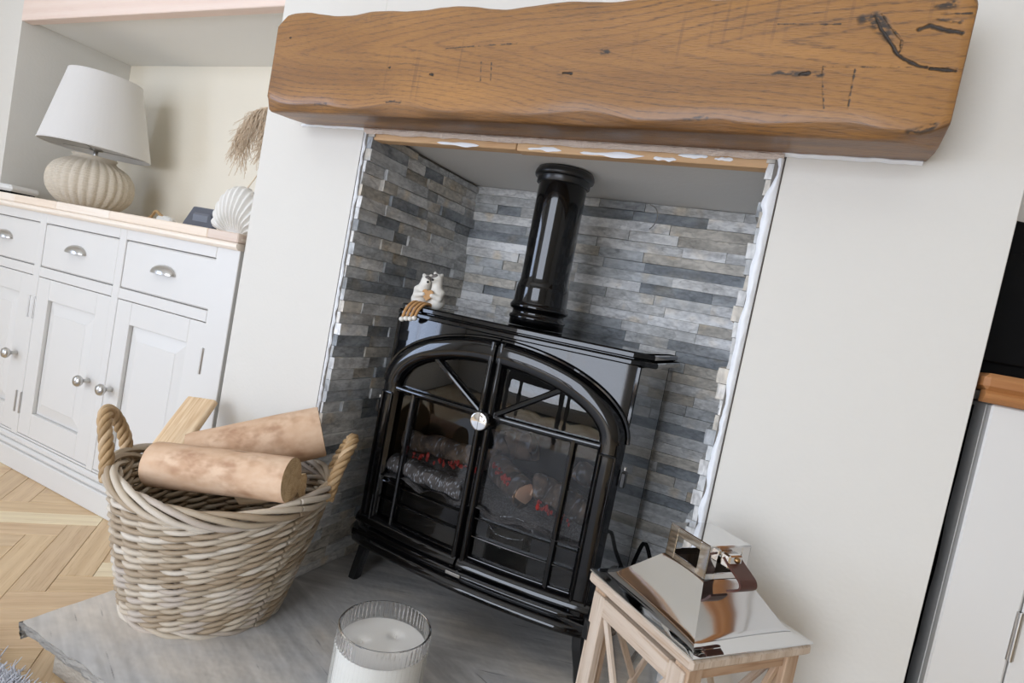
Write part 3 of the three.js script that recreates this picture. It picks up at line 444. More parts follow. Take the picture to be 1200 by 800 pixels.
    part(d, 'latch_boss', (() => { const g = new THREE.CylinderGeometry(0.019, 0.022, 0.022, 28, 1, false, s > 0 ? 0 : Math.PI, Math.PI); g.rotateX(Math.PI / 2); g.translate(0, 0.459, 0.027 + 0.016); return g; })(), M.black);
    const disc = lathe([[0.0001, 0.012], [0.009, 0.0118], [0.0145, 0.0105], [0.0165, 0.0115], [0.0188, 0.0095], [0.0192, 0.004], [0.0185, 0]], 40); disc.rotateX(Math.PI / 2);
    const h = new THREE.LatheGeometry([[0.0001, 0.012], [0.009, 0.0118], [0.0145, 0.0105], [0.0165, 0.0115], [0.0188, 0.0095], [0.0192, 0.004], [0.0185, 0]].map(([x, y]) => new THREE.Vector2(x, y)), 24, s > 0 ? -Math.PI / 2 + 1.5708 : Math.PI, Math.PI); h.rotateX(Math.PI / 2); h.translate(s * 0.0004, 0.459, 0.027 + 0.0265);
    part(d, 'knob', h, M.chrome, 'round chrome latch half');
  }
  // stepped base
  const bp = (o) => [V(-0.296 - o, 0, -0.26), V(-0.296 - o, 0, -0.05), V(-0.285 - o * 0.8, 0, -0.022 + o * 0.5), V(-0.262 - o * 0.3, 0, 0.0 + o), ...Array.from({ length: 25 }, (_, i) => { const x = lerp(-0.235, 0.235, i / 24); return V(x, 0, bow(x) * 0.95 + 0.002 + o); }), V(0.262 + o * 0.3, 0, 0.0 + o), V(0.285 + o * 0.8, 0, -0.022 + o * 0.5), V(0.296 + o, 0, -0.05), V(0.296 + o, 0, -0.26)];
  const base = []; const pr = [[0.008, 0.1495], [0.015, 0.1485], [0.0215, 0.145], [0.0265, 0.139], [0.0275, 0.1335], [0.0235, 0.1315], [0.0245, 0.1298], [0.031, 0.1282], [0.0370, 0.1242], [0.0410, 0.118], [0.0415, 0.112], [0.037, 0.1075], [0.0, 0.107]];
  base.push(grid(bp(0).length - 1, pr.length - 1, (u, v) => { const k = v * (pr.length - 1), j = Math.round(k), P = bp(pr[j][0] - 0.008), p = P[Math.round(u * (P.length - 1))]; return V(p.x, pr[j][1], p.z); }, 1, 1, true));
  base.push(fillTop(bp(-0.008), 0.107, 1), fillTop(bp(-0.002), 0.151, 1));
  part(t, 'base', base, M.black);
  part(t, 'name_plate', cbox(-0.017, 0.017, 0.134, 0.1405, 0.0475, 0.0500, 0.0008), M.nickel);
  for (const [x, z] of [[-0.262, -0.01], [0.262, -0.01], [-0.262, -0.24], [0.262, -0.24]]) {
    const s = Math.sign(x); part(t, 'leg', sweep([V(x + s * 0.022, 0, z - 0.006), V(x + s * 0.016, 0.03, z - 0.004), V(x + s * 0.006, 0.07, z), V(x, 0.112, z)], [[-0.010, -0.012], [0.010, -0.012], [0.012, 0.004], [0.008, 0.011], [-0.008, 0.011], [-0.012, 0.004]], V(0, 0, 1)), M.blackSatin);
  }
  // fuel bed: log effect behind the glass
  const charT = dataTex(256, 256, (u, v) => { const a = fbm(u * 12, v * 20, 3, 4), b = sm(fbm(u * 40, v * 40, 9, 2), 0.12, 0.3); return mix3(mix3([40, 33, 29], [128, 106, 86], clamp(0.4 + 1.6 * a, 0, 1)), [150, 168, 190], 0.55 * b); }, true, 4, 4);
  const ashT = dataTex(256, 256, (u, v) => { const b = sm(fbm(u * 60, v * 60, 2, 2), 0.08, 0.26), a = fbm(u * 9, v * 9, 7, 3); return mix3([58 + 50 * a, 54 + 46 * a, 52 + 44 * a], [186, 198, 210], 0.6 * b); }, true, 5, 5);
  const char = std({ map: charT, roughness: 0.75 }), ash = std({ map: ashT, roughness: 0.8 }), cut = std({ color: '#c7a287', roughness: 0.8 }), ember = std({ color: '#8f2a26', roughness: 0.35, emissive: '#7a0c08', emissiveIntensity: 0.06 });
  const fl = (a, b, r, s) => { const n = 26, pts = Array.from({ length: n }, (_, i) => { const p = a.clone().lerp(b, i / (n - 1)); p.y += 0.006 * nz(i * 0.3, s); p.z += 0.005 * nz(i * 0.3, s + 4); return p; }); return polyTube(pts, (u) => r * (0.92 + 0.16 * nz(u * 6, s)), 12); };
  part(t, 'ember_bed', grid(60, 24, (u, v) => { const x = lerp(-0.24, 0.24, u), z = lerp(0.012, -0.17, v), q = Math.abs(x) / 0.24; return V(x, 0.274 + 0.045 * sm(v, 0, 0.6) + 0.03 * fbm(x * 16, z * 16, 3, 3), z + bow(x) * (1 - v)); }), ash);
  part(t, 'ember_front', grid(50, 8, (u, v) => { const x = lerp(-0.24, 0.24, u); return V(x, 0.274 - 0.11 * v, -0.012 + bow(x) + 0.006 * nz(x * 30, v * 5)); }, 1, 1, true), M.blackMatt);
  const lg = [[V(-0.235, 0.345, -0.05), V(0.0, 0.352, -0.07), 0.026, 1], [V(0.01, 0.352, -0.045), V(0.10, 0.325, 0.0), 0.030, 2], [V(0.055, 0.395, -0.12), V(-0.03, 0.385, -0.1), 0.034, 3], [V(0.118, 0.350, -0.01), V(0.235, 0.318, -0.035), 0.027, 4], [V(-0.225, 0.300, -0.005), V(-0.03, 0.292, 0.01), 0.024, 5], [V(0.16, 0.38, -0.11), V(0.245, 0.36, -0.12), 0.024, 6]];
  for (const [a, b, r, s] of lg) { const l = part(t, 'log_effect', fl(a, b, r, s), s === 5 ? ash : char); const e = s === 4 ? a : b, o = (s === 4 ? a.clone().sub(b) : b.clone().sub(a)).normalize(); if (s === 2 || s === 4) { const c = lathe([[0.0001, 0.002], [r * 0.82, 0.0015], [r * 0.9, -0.003]], 20); c.applyQuaternion(new THREE.Quaternion().setFromUnitVectors(V(0, 1, 0), o)); c.translate(e.x + o.x * 0.001, e.y + o.y * 0.001, e.z + o.z * 0.001); part(l, 'cut_end', c, cut); } }
  for (const [a, b, n] of [[V(-0.19, 0.325, -0.02), V(-0.03, 0.332, -0.035), 34], [V(0.015, 0.362, -0.012), V(0.07, 0.345, 0.012), 24], [V(0.13, 0.325, 0.016), V(0.225, 0.295, -0.008), 26]]) { const gs = []; for (let i = 0; i < n; i++) { const p = a.clone().lerp(b, rnd()), g = new THREE.IcosahedronGeometry(rr(0.002, 0.0048), 0); g.scale(1, rr(0.8, 2), 1); g.translate(p.x, p.y + rr(-0.008, 0.008), p.z + rr(-0.004, 0.006)); gs.push(g); } part(t, 'ember', gs, ember, 'red glinting embers'); }
}
{
  const f = thing('flue_pipe', 'glossy black stove pipe rising from the stove to the opening ceiling', 'pipe', [-0.518, 0.737, -0.24]);
  part(f, 'pipe', lathe([[0.0001, 0.001], [0.063, 0.001], [0.063, 0.016], [0.0655, 0.018], [0.0655, 0.024], [0.060, 0.027], [0.060, 0.036], [0.0665, 0.039], [0.068, 0.045], [0.066, 0.050], [0.0615, 0.056], [0.0605, 0.085], [0.059, 0.095], [0.0555, 0.105], [0.055, 0.12], [0.0548, 0.30], [0.0548, 0.332]], 64), M.black);
  part(f, 'collar', lathe([[0.0555, 0.325], [0.0605, 0.327], [0.0608, 0.338], [0.0615, 0.3395], [0.0665, 0.341], [0.068, 0.347], [0.0665, 0.353], [0.062, 0.360], [0.0001, 0.3605]], 64), M.blackSatin);
}
{ const g = tube([V(-0.222, 0.20, -0.40), V(-0.206, 0.27, -0.33), V(-0.188, 0.322, -0.3), V(-0.170, 0.29, -0.3), V(-0.156, 0.2, -0.31), V(-0.152, 0.11, -0.29), V(-0.158, 0.0885, -0.23)], 0.0045, 8, false, 60); one('power_cable', 'black power cable looping up beside the right side of the stove', 'cable', g, M.blackMatt); }
{ const g = tube([V(-0.372, 1.092, -0.468), V(-0.352, 1.08, -0.458), V(-0.345, 1.06, -0.458), V(-0.352, 1.04, -0.464), V(-0.362, 1.032, -0.472)], 0.0013, 6, false, 30); one('wire', 'thin pale curled wire poking out at the top of the stone back wall', 'wire', g, std({ color: '#8d8a84', roughness: 0.6 })); }

// ------------------------------------------------------------------ bear ornament on the stove
{
  const t = thing('bear_ornament', 'two small white bears hugging with dangling rope legs on the stove top', 'ornament', [-0.738, 0.7375, -0.118], 0.42);
  const white = std({ color: '#e6e2d8', roughness: 0.7 }), grey = std({ color: '#6f6a66', roughness: 0.8 }), dark = std({ color: '#1c1a1a', roughness: 0.4 }), rope = std({ color: '#b98d5c', roughness: 0.9 });
  const c = (x, y, z) => V(x, y, z);
  const bear = (s, y1, lean) => blob([{ a: c(s * 0.019, 0.015, 0), b: c(s * 0.017, 0.036, 0), ra: 0.0195, rb: 0.0145 }, { a: c(s * 0.016, 0.036, 0), b: c(s * 0.012 + lean, y1, 0.002), ra: 0.0125, rb: 0.0115 }, { a: c(s * 0.012 + lean, y1 - 0.001, 0.004), b: c(s * 0.006 + lean, y1 - 0.005, 0.013), ra: 0.0085, rb: 0.005 },
    { a: c(s * 0.020 + lean, y1 + 0.010, -0.001), b: c(s * 0.020 + lean, y1 + 0.0105, -0.001), ra: 0.0038, rb: 0.0035 }, { a: c(s * 0.004 + lean, y1 + 0.0115, -0.001), b: c(s * 0.004 + lean, y1 + 0.012, -0.001), ra: 0.0038, rb: 0.0035 },
    { a: c(s * 0.029, 0.037, 0.004), b: c(s * 0.026, 0.024, 0.016), ra: 0.0066, rb: 0.006 }, { a: c(s * 0.026, 0.024, 0.016), b: c(s * 0.010, 0.028, 0.021), ra: 0.006, rb: 0.0052 }], 0.005, 46, V(-0.045, -0.008, -0.035), V(0.045, 0.09, 0.035));
  part(t, 'bear', bear(-1, 0.060, 0.001), white, 'left bear'); part(t, 'bear', bear(1, 0.067, 0.001), white, 'right taller bear');
  const ball = (r, x, y, z, sx = 1, sy = 1, sz = 1) => { const g = new THREE.SphereGeometry(r, 14, 10); g.scale(sx, sy, sz); g.translate(x, y, z); return g; };
  for (const [s, y] of [[-1, 0.060], [1, 0.067]]) { part(t, 'face_patch', [ball(0.0085, s * 0.0085, y + 0.001, 0.0088, 1.05, 1.1, 0.62)], grey); part(t, 'nose', ball(0.0028, s * 0.005, y - 0.004, 0.0175), dark); }
  const hs = new THREE.Shape(); hs.moveTo(0, -0.012); hs.bezierCurveTo(-0.016, 0.0, -0.012, 0.012, -0.004, 0.010); hs.bezierCurveTo(-0.001, 0.009, 0, 0.006, 0, 0.006); hs.bezierCurveTo(0, 0.006, 0.001, 0.009, 0.004, 0.010); hs.bezierCurveTo(0.012, 0.012, 0.016, 0, 0, -0.012);
  const hg = new THREE.ExtrudeGeometry(hs, { depth: 0.004, bevelEnabled: true, bevelSize: 0.0015, bevelThickness: 0.0015 }); hg.translate(0, 0.028, 0.018); part(t, 'heart', hg, std({ color: '#c59a6b', roughness: 0.85 }));
  for (const [x, l] of [[-0.015, 0.030], [-0.006, 0.027], [0.003, 0.026], [0.012, 0.023]]) { const e = V(x - 0.026, -l, 0.046), leg = part(t, 'leg', tube([V(x, 0.004, 0.010), V(x - 0.004, 0.0075, 0.020), V(x - 0.012, 0.006, 0.033), V(x - 0.021, -l * 0.3, 0.044), e], 0.0034, 8, false, 24), rope); part(leg, 'foot', ball(0.0062, e.x, e.y - 0.004, e.z + 0.003, 1, 0.9, 1.2), white); }
}

// ------------------------------------------------------------------ log basket and logs
{
  const B = V(-0.934, 0.082, 0.182), T = V(-0.903, 0.360, 0.200), t = thing('log_basket', 'grey-washed wicker log basket with two twisted rope handles on the hearth', 'basket', [B.x, B.y, B.z]);
  const mats = ['#c9baa4', '#b5a48c', '#d2c6b4', '#bfb1a1', '#a8947a'].map((c) => std({ color: c, roughness: 0.6 }));
  const HA = -0.72;                                                   // direction of the handles seen from above
  const R = (h) => lerp(0.129, 0.183, Math.pow(h, 0.85)), ctr = (h) => B.clone().lerp(T, h), lift = (a, h) => 0.014 * h * h * Math.cos(2 * (a - HA));
  const at = (a, h, dr = 0, dy = 0) => { const c = ctr(h), r = R(h) * (1 + 0.05 * Math.cos(2 * (a - HA))) + dr; return V(c.x + Math.cos(a) * r, c.y + dy + lift(a, h), c.z + Math.sin(a) * r); };
  const NS = 24, rows = 17, W = (pts, r, m, n, p = t) => { const g = polyTube(pts, r, 6); g.translate(-B.x, -B.y, -B.z); return part(p, n, g, m); };
  for (let k = 0; k < NS; k++) for (const o of [-0.034, 0.034]) { const a = k / NS * 6.2832 + o; W(Array.from({ length: 14 }, (_, i) => at(a, 0.02 + 0.96 * i / 13, -0.004)), 0.0038, mats[(k + 1) % 5], numbered('stake')); }
  for (let r = 0; r < rows; r++) for (let q = 0; q < 3; q++) {          // three rods a row, each in front of two stakes and behind one
    const h = 0.07 + 0.83 * r / (rows - 1), n = NS * 9, s = r * 3.3 + q * 17, pts = [];
    for (let i = 0; i <= n; i++) { const a = i / n * 6.2832, f = a * NS / 3 + q * 2.0944 + (r % 2) * 0.25, c = Math.cos(f); pts.push(at(a, h, 0.0105 * c * (c > 0 ? 0.62 : 1) - 0.0006, -0.0052 * Math.sin(f) + 0.0012 * nz(a * 5, s))); }
    W(pts, (u) => 0.0049 * (1 + 0.16 * nz(u * 16, s)), mats[Math.floor(rnd() * 5)], numbered('weaver'));
  }
  const braid = (h, y, ax, ay, rad, k, n, nm) => { for (let q = 0; q < n; q++) { const pts = []; for (let i = 0; i <= 300; i++) { const a = i / 300 * 6.2832, f = k * a + q / n * 6.2832; pts.push(at(a, h, ax * Math.cos(f) + 0.001, y + ay * Math.sin(f) + 0.001 * nz(a * 6, q))); } W(pts, (u) => rad * (1 + 0.14 * nz(u * 20, q)), mats[[0, 2, 3, 1, 4][q % 5]], numbered(nm)); } };
  braid(0.975, -0.006, 0.0075, 0.0125, 0.0058, 4, 5, 'rim_strand'); braid(0.02, 0.001, 0.0050, 0.0065, 0.0055, 5, 3, 'foot_strand');
  part(t, 'floor_panel', (() => { const g = new THREE.CylinderGeometry(0.127, 0.125, 0.012, 48); g.translate(0, 0.012, 0); return g; })(), mats[4]);
  const rope = ['#b6966c', '#a3855e', '#c3a680'].map((c) => std({ color: c, roughness: 0.65 }));
  for (const e of [0, Math.PI]) {                                       // twisted handles
    const a0 = HA + e, w = 0.27, h = part(t, 'handle', (() => { const g = tube(Array.from({ length: 14 }, (_, i) => { const u = i / 13, p = at(a0 + (u - 0.5) * 2 * w, 1, 0.004 + 0.022 * Math.sin(u * Math.PI), -0.03); p.y += 0.108 * Math.pow(Math.sin(u * Math.PI), 0.6); return p; }), 0.006, 8, false, 50); g.translate(-B.x, -B.y, -B.z); return g; })(), rope[1]);
    for (let q = 0; q < 4; q++) { const core = new THREE.CatmullRomCurve3(Array.from({ length: 14 }, (_, i) => { const u = i / 13, p = at(a0 + (u - 0.5) * 2 * w, 1, 0.004 + 0.022 * Math.sin(u * Math.PI), -0.03); p.y += 0.108 * Math.pow(Math.sin(u * Math.PI), 0.6); return p; })), fr = core.computeFrenetFrames(120), pts = []; for (let i = 0; i <= 120; i++) { const p = core.getPointAt(i / 120), f = i / 120 * 6.2832 * 4.2 + q * Math.PI / 2; pts.push(p.addScaledVector(fr.normals[i], 0.0068 * Math.cos(f)).addScaledVector(fr.binormals[i], 0.0068 * Math.sin(f))); } W(pts, 0.0056, rope[q % 3], 'handle_strand', h); }
  }
}
const barkTex = dataTex(512, 512, (u, v) => { const a = fbm(u * 3, v * 9, 4, 4), b = fbm(u * 14, v * 60, 6, 3), k = sm(fbm(u * 3, v * 11, 9, 4), 0.05, 0.4); return mix3(mix3([234, 204, 174], [208, 166, 130], clamp(0.5 + 1.0 * a + 0.6 * b, 0, 1)), [150, 104, 76], 0.5 * k * clamp(0.5 + 2 * b, 0, 1)); }, true, 3, 1);
const splitTex = dataTex(512, 256, (u, v) => { const b = fbm(u * 4, v * 40, 6, 4), a = fbm(u * 2, v * 4, 2, 3); return mix3([240, 214, 178], [208, 172, 130], clamp(0.45 + 1.2 * b + 0.5 * a, 0, 1)); }, true, 3, 3);
const endTex = dataTex(256, 256, (u, v) => { const x = u - 0.5, y = v - 0.5, r = Math.hypot(x, y) + 0.02 * fbm(u * 5, v * 5, 1, 3), a = Math.atan2(y, x), ring = 0.5 + 0.5 * Math.sin(r * 130), ray = sm(nz(a * 14, r * 3), 0.35, 0.6); return mix3([226, 196, 152], [190, 150, 106], clamp(0.35 * ring + 0.5 * ray + 0.8 * fbm(u * 9, v * 9, 3, 3), 0, 1)); }, true, 1, 1);
const bark = std({ map: barkTex, roughness: 0.75, bumpMap: barkTex, bumpScale: 0.0015 }), split = std({ map: splitTex, roughness: 0.8, bumpMap: splitTex, bumpScale: 0.002 }), cutEnd = std({ map: endTex, roughness: 0.9, bumpMap: endTex, bumpScale: 0.002 });
function log(label, a, b, prof, s, mat = bark) {        // prof: radius as a function of the angle
  const c = a.clone().lerp(b, 0.5), t = thing('log', label, 'log', [c.x, c.y, c.z], 0), d = b.clone().sub(a), L = d.length(), q = new THREE.Quaternion().setFromUnitVectors(V(1, 0, 0), d.normalize());
  const n = 72, rad = (f, u) => prof(f) * (1 + 0.03 * fbm(Math.cos(f) * 2 + s, Math.sin(f) * 2, u * 2, 3) + 0.02 * nz(u * 5, s, f));
  const side = grid(28, n, (u, v) => { const f = v * 6.28319, r = rad(f, u), e = Math.min(u, 1 - u) * L; return V((u - 0.5) * L, Math.cos(f) * r * (e < 0.001 ? 0.985 : 1), Math.sin(f) * r * (e < 0.001 ? 0.985 : 1)); }, L, 0.3); side.applyQuaternion(q); part(t, 'side', side, mat);
  for (const e of [-1, 1]) { const g = grid(n, 6, (u, v) => { const f = u * 6.28319, r = rad(f, e > 0 ? 1 : 0) * 0.985 * v; return V(e * (L / 2 + 0.002 * nz(Math.cos(f) * v * 4, Math.sin(f) * v * 4, s)), Math.cos(f) * r, Math.sin(f) * r); }, 1, 1, e < 0), p = g.attributes.position; let rm = 0; for (let i = 0; i < p.count; i++) rm = Math.max(rm, Math.hypot(p.getY(i), p.getZ(i))); for (let i = 0; i < p.count; i++) g.attributes.uv.setXY(i, 0.5 + p.getZ(i) / rm / 2.1, 0.5 + p.getY(i) / rm / 2.1); g.computeVertexNormals(); g.applyQuaternion(q); part(t, 'cut_end', g, cutEnd); }
}
const round = (r) => () => r;
const wedge = (r, k) => (f) => { let m = 9; for (const [a, d] of k) { const c = Math.cos(f - a); if (c > 0.05) m = Math.min(m, d / c); } return Math.min(r, m); };
log('barkless round log lying across the front rim of the basket', V(-0.978, 0.372, 0.302), V(-0.735, 0.398, 0.212), round(0.0405), 1);
log('pale round log leaning up at the back right of the basket', V(-0.985, 0.365, 0.222), V(-0.824, 0.4455, 0.054), round(0.052), 2);
log('split wedge of firewood standing up at the back left of the basket', V(-1.11, 0.275, 0.22), V(-1.185, 0.415, 0.055), wedge(0.038, [[0.9, 0.019], [3.3, 0.02], [5.1, 0.024]]), 3, split);
log('short log mostly hidden at the right side inside the basket', V(-0.87, 0.335, 0.2), V(-0.755, 0.375, 0.165), wedge(0.028, [[0, 0.016], [2.2, 0.02], [4.2, 0.02]]), 4, split);

// ------------------------------------------------------------------ candle
{
  const t = thing('candle', 'large white candle in a ribbed clear glass jar in front of the stove', 'candle', [-0.485, 0.0825, 0.215]);
  const H = 0.15, r0 = 0.0745, ribs = 60, rib = (a, k) => k * Math.cos(a * ribs), ring = (fn, flip) => grid(360, 6, (u, v) => { const a = u * 6.28319, [r, y] = fn(a, v); return V(Math.cos(a) * r, y, Math.sin(a) * r); }, 1, 1, flip);
  const bot = new THREE.CircleGeometry(r0, 64); bot.rotateX(Math.PI / 2);
  part(t, 'jar', [ring((a, v) => [r0 + rib(a, 0.0013), v * 0.1215], true), bot], phy({ color: '#f8f8f6', roughness: 0.04, transmission: 0.95, thickness: 0, ior: 1.5 }));
  part(t, 'jar_rim', [ring((a, v) => [r0 + rib(a, 0.0012) * (1 - sm(v, 0.8, 1)), lerp(0.1217, H, v)], true), ring((a, v) => [r0 - 0.0034, lerp(0.1217, H, v)], false), ring((a, v) => [lerp(r0 - 0.0034, r0, v), H + 0.0012 * Math.sin(v * 3.14159)], true), ring((a, v) => [lerp(r0 - 0.0034, r0 + rib(a, 0.0012), v), 0.1217], false)], phy({ color: '#ffffff', roughness: 0.02, transmission: 1, thickness: 0.003, ior: 1.46 }), 'clear ribbed rim above the wax');
  const wr = r0 - 0.0042; part(t, 'wax', [grid(72, 30, (u, v) => { const a = u * 6.28319, r = wr * v; let y = 0.121; const x = Math.cos(a) * r, z = Math.sin(a) * r; for (const [wx, wz] of [[0.004, -0.030], [-0.028, 0.018], [0.03, 0.016]]) y -= 0.005 * Math.exp(-((x - wx) ** 2 + (z - wz) ** 2) / 0.00011); return V(x, y, z); }, 1, 1, true), grid(360, 8, (u, v) => { const a = u * 6.28319; const r = wr + rib(a, 0.0011) * sm(v, 1, 0.96); return V(Math.cos(a) * r, lerp(0.004, 0.121, v), Math.sin(a) * r); }, 1, 1, true)], M.wax);
  for (const [x, z] of [[0.004, -0.030], [-0.028, 0.018], [0.03, 0.016]]) part(t, 'wick', (() => { const g = new THREE.CylinderGeometry(0.0008, 0.001, 0.006, 8); g.translate(x, 0.119, z); return g; })(), M.wax);
}

// ------------------------------------------------------------------ lantern
{
  const t = thing('lantern', 'wooden lantern with polished silver pyramid roof and brown leather strap', 'lantern', [-0.04, 0.0825, 0.145], -0.672);
  const wt = oakTex([214, 198, 180], [160, 132, 106], 61), wm = ['#ffffff', '#f1e2d3', '#e8d2bd'].map((c) => std({ map: wt, color: c, roughness: 0.7, bumpMap: grainBump, bumpScale: 0.0006 }));
  const H = 0.3375, a = 0.107, roofMat = std({ color: '#dcdcdc', roughness: 0.05, metalness: 1 });
  part(t, 'top_board', cbox(-a, a, H - 0.017, H - 0.001, -a, a, 0.004, 0), wm[0]); part(t, 'bottom_board', cbox(-a, a, 0, 0.02, -a, a, 0.003, 0), wm[1]);
  const L = 0.024, q = a - 0.009;
  for (const sx of [-1, 1]) for (const sz of [-1, 1]) part(t, 'post', cbox(sx > 0 ? q - L : -q, sx > 0 ? q : -q + L, 0.02, H - 0.017, sz > 0 ? q - L : -q, sz > 0 ? q : -q + L, 0.0015, 1), wm[1]);
  const cross = (w, h, th, dep) => { const l = Math.hypot(w, h), an = Math.atan2(h, w); return [an, -an].map((r, i) => { const g = cbox(-l / 2, l / 2, -th / 2, th / 2, dep - i * 0.002, dep + 0.007 - i * 0.002, 0.001, 0); g.rotateZ(r); return g; }); };
  for (let k = 0; k < 4; k++) {
    const turn = (g) => { g.rotateY(k * Math.PI / 2); return g; }, door = k === 0;
    const w = q - L, y0 = 0.02, y1 = H - 0.017, z1 = q + (door ? 0.004 : -0.004), fw = door ? q - 0.004 : w;
    const fr = door ? [cbox(-fw, -fw + 0.026, y0 + 0.004, y1 - 0.008, z1 - 0.014, z1, 0.0015, 1), cbox(fw - 0.026, fw, y0 + 0.004, y1 - 0.008, z1 - 0.014, z1, 0.0015, 1), cbox(-fw + 0.026, fw - 0.026, y0 + 0.004, y0 + 0.032, z1 - 0.014, z1, 0.0015, 0), cbox(-fw + 0.026, fw - 0.026, y1 - 0.034, y1 - 0.008, z1 - 0.014, z1, 0.0015, 0)] : [cbox(-w, w, y1 - 0.02, y1, z1 - 0.016, z1, 0.0015, 0)];
    if (!door) part(t, 'bottom_rail', turn(cbox(-w, w, y0, y0 + 0.02, z1 - 0.016, z1, 0.0015, 0)), wm[2]);
    const d = part(t, door ? 'door' : 'top_rail', fr.map(turn), wm[door ? 0 : 2]);
    const ow = (door ? fw - 0.026 : w), oy0 = door ? y0 + 0.032 : y0 + 0.02, oy1 = door ? y1 - 0.034 : y1 - 0.02;
    for (const g of cross(ow * 2, oy1 - oy0, 0.009, z1 - 0.011)) { g.translate(0, (oy0 + oy1) / 2, 0); part(d, 'cross_bar', turn(g), wm[door ? 0 : 1]); }
    part(d, 'glass_pane', turn(cbox(-ow - 0.003, ow + 0.003, oy0 - 0.003, oy1 + 0.003, z1 - 0.0155, z1 - 0.0135, 0.0004)), M.glass);
    if (door) for (const y of [0.07, H - 0.085]) part(d, 'hinge', turn(cbox(-fw - 0.006, -fw + 0.006, y - 0.014, y + 0.014, z1 - 0.002, z1 + 0.0018, 0.0008)), std({ color: '#3a3a3a', metalness: 0.8, roughness: 0.4 }));
  }
  // roof: square sections that flare at the eaves
  const sec = [[0.1065, 0.0], [0.1065, 0.0022], [0.0945, 0.0026], [0.0885, 0.0052], [0.0800, 0.0105], [0.0665, 0.0262], [0.053, 0.0419], [0.0435, 0.053], [0.041, 0.0562], [0.039, 0.058]];
  const roof = [0, 1, 2, 3].map((k) => { const g = grid(16, sec.length - 1, (u, v) => { const [r, y] = sec[Math.round(v * (sec.length - 1))], x = (u - 0.5) * 2; return V(x * r, H - 0.001 + y, r - 0.0012 * (1 - x * x) * Math.sin(v * 3.1)); }, 0.2, 0.12); g.rotateY(k * Math.PI / 2); return g; });
  const rf = part(t, 'roof', roof, roofMat);
  const h0 = H + 0.057, h1 = H + 0.1025, b = 0.0385, c = b * 0.985;
  part(rf, 'roof_vent', [cbox(-c, c, h1 - 0.0025, h1, -c, c, 0.001), ...[0, 1, 2, 3].flatMap((k) => [cbox(-c, -c + 0.0165, h0, h1 - 0.002, c - 0.0022, c, 0.0006), cbox(c - 0.0165, c, h0, h1 - 0.002, c - 0.0022, c, 0.0006), cbox(-c + 0.016, c - 0.016, h1 - 0.0125, h1 - 0.002, c - 0.0022, c, 0.0006), cbox(-c + 0.016, c - 0.016, h0 - 0.002, h0 + 0.008, c - 0.0022, c, 0.0006)].map((g) => { g.rotateY(k * Math.PI / 2); return g; }))], roofMat);
  const lp = [0.002, 0.012, 0.024, 0.034, 0.036, 0.030, 0.018].map((r, i) => V(c + 0.004 + r, h1 - 0.012 - i * 0.0062, 0.004));
  const strap = part(t, 'strap', sweep(new THREE.CatmullRomCurve3(lp).getPoints(24), [[-0.015, -0.0014], [0.015, -0.0014], [0.015, 0.0014], [-0.015, 0.0014]], (i) => V(1, 0.2, 0)), M.leather, 'brown leather carrying strap');
  part(strap, 'strap_clip', [cbox(c, c + 0.016, h1 - 0.024, h1 - 0.006, 0.006 - 0.012, 0.006 + 0.012, 0.002)], roofMat); part(strap, 'rivet', (() => { const g = new THREE.SphereGeometry(0.0042, 14, 10); g.translate(c + 0.016, h1 - 0.012, 0.004); return g; })(), std({ color: '#9a7a55', metalness: 1, roughness: 0.3 }));
}

// ------------------------------------------------------------------ on the left sideboard
{
  const t = thing('table_lamp', 'table lamp with woven ribbed rattan base and white linen drum shade', 'lamp', [-2.26, 0.8225, -0.22]);
  const rattanB = dataTex(512, 256, (u, v, x, y) => 0.5 + 0.5 * Math.sin(y * 0.9 + Math.sin(x * 0.7) * 0.6), false, 6, 1), rat = std({ color: '#efe2cd', roughness: 0.75, bumpMap: rattanB, bumpScale: 0.0012 });
  const pr = [[0.068, 0], [0.096, 0.020], [0.119, 0.050], [0.126, 0.085], [0.121, 0.117], [0.104, 0.144], [0.082, 0.160], [0.069, 0.167], [0.064, 0.172], [0.063, 0.178], [0.067, 0.183]], cu = new THREE.CatmullRomCurve3(pr.map(([r, y]) => V(r, y, 0)));
  part(t, 'base', [grid(240, 40, (u, v) => { const p = cu.getPoint(v), a = u * 6.28319, k = 1 + 0.055 * (Math.abs(Math.cos(a * 14)) - 0.5) * sm(p.x, 0.055, 0.095); return V(Math.cos(a) * p.x * k, p.y, Math.sin(a) * p.x * k); }, 4, 1, true)], rat);
  part(t, 'neck', [lathe([[0.060, 0.172], [0.012, 0.174], [0.007, 0.18], [0.007, 0.204], [0.02, 0.205], [0.02, 0.211], [0.0001, 0.212]], 24)], M.nickel);
  part(t, 'shade', [lathe([[0.164, 0.204], [0.107, 0.453]], 64), lathe([[0.162, 0.204], [0.105, 0.453]], 64), (() => { const g = new THREE.TorusGeometry(0.163, 0.0022, 8, 64); g.rotateX(Math.PI / 2); g.translate(0, 0.205, 0); return g; })(), (() => { const g = new THREE.TorusGeometry(0.106, 0.0022, 8, 64); g.rotateX(Math.PI / 2); g.translate(0, 0.452, 0); return g; })()], phy({ color: '#f1eee9', roughness: 0.9, transmission: 0.25, thickness: 0, bumpMap: linenBump, bumpScale: 0.0004, side: THREE.DoubleSide }));
  part(t, 'shade_wire', [0, 1, 2].map((k) => { const a = k * 2.094 + 0.9; return tube([V(0.012 * Math.cos(a), 0.209, 0.012 * Math.sin(a)), V(0.16 * Math.cos(a), 0.214, 0.16 * Math.sin(a))], 0.0013, 6, false, 6); }), M.nickel);
}
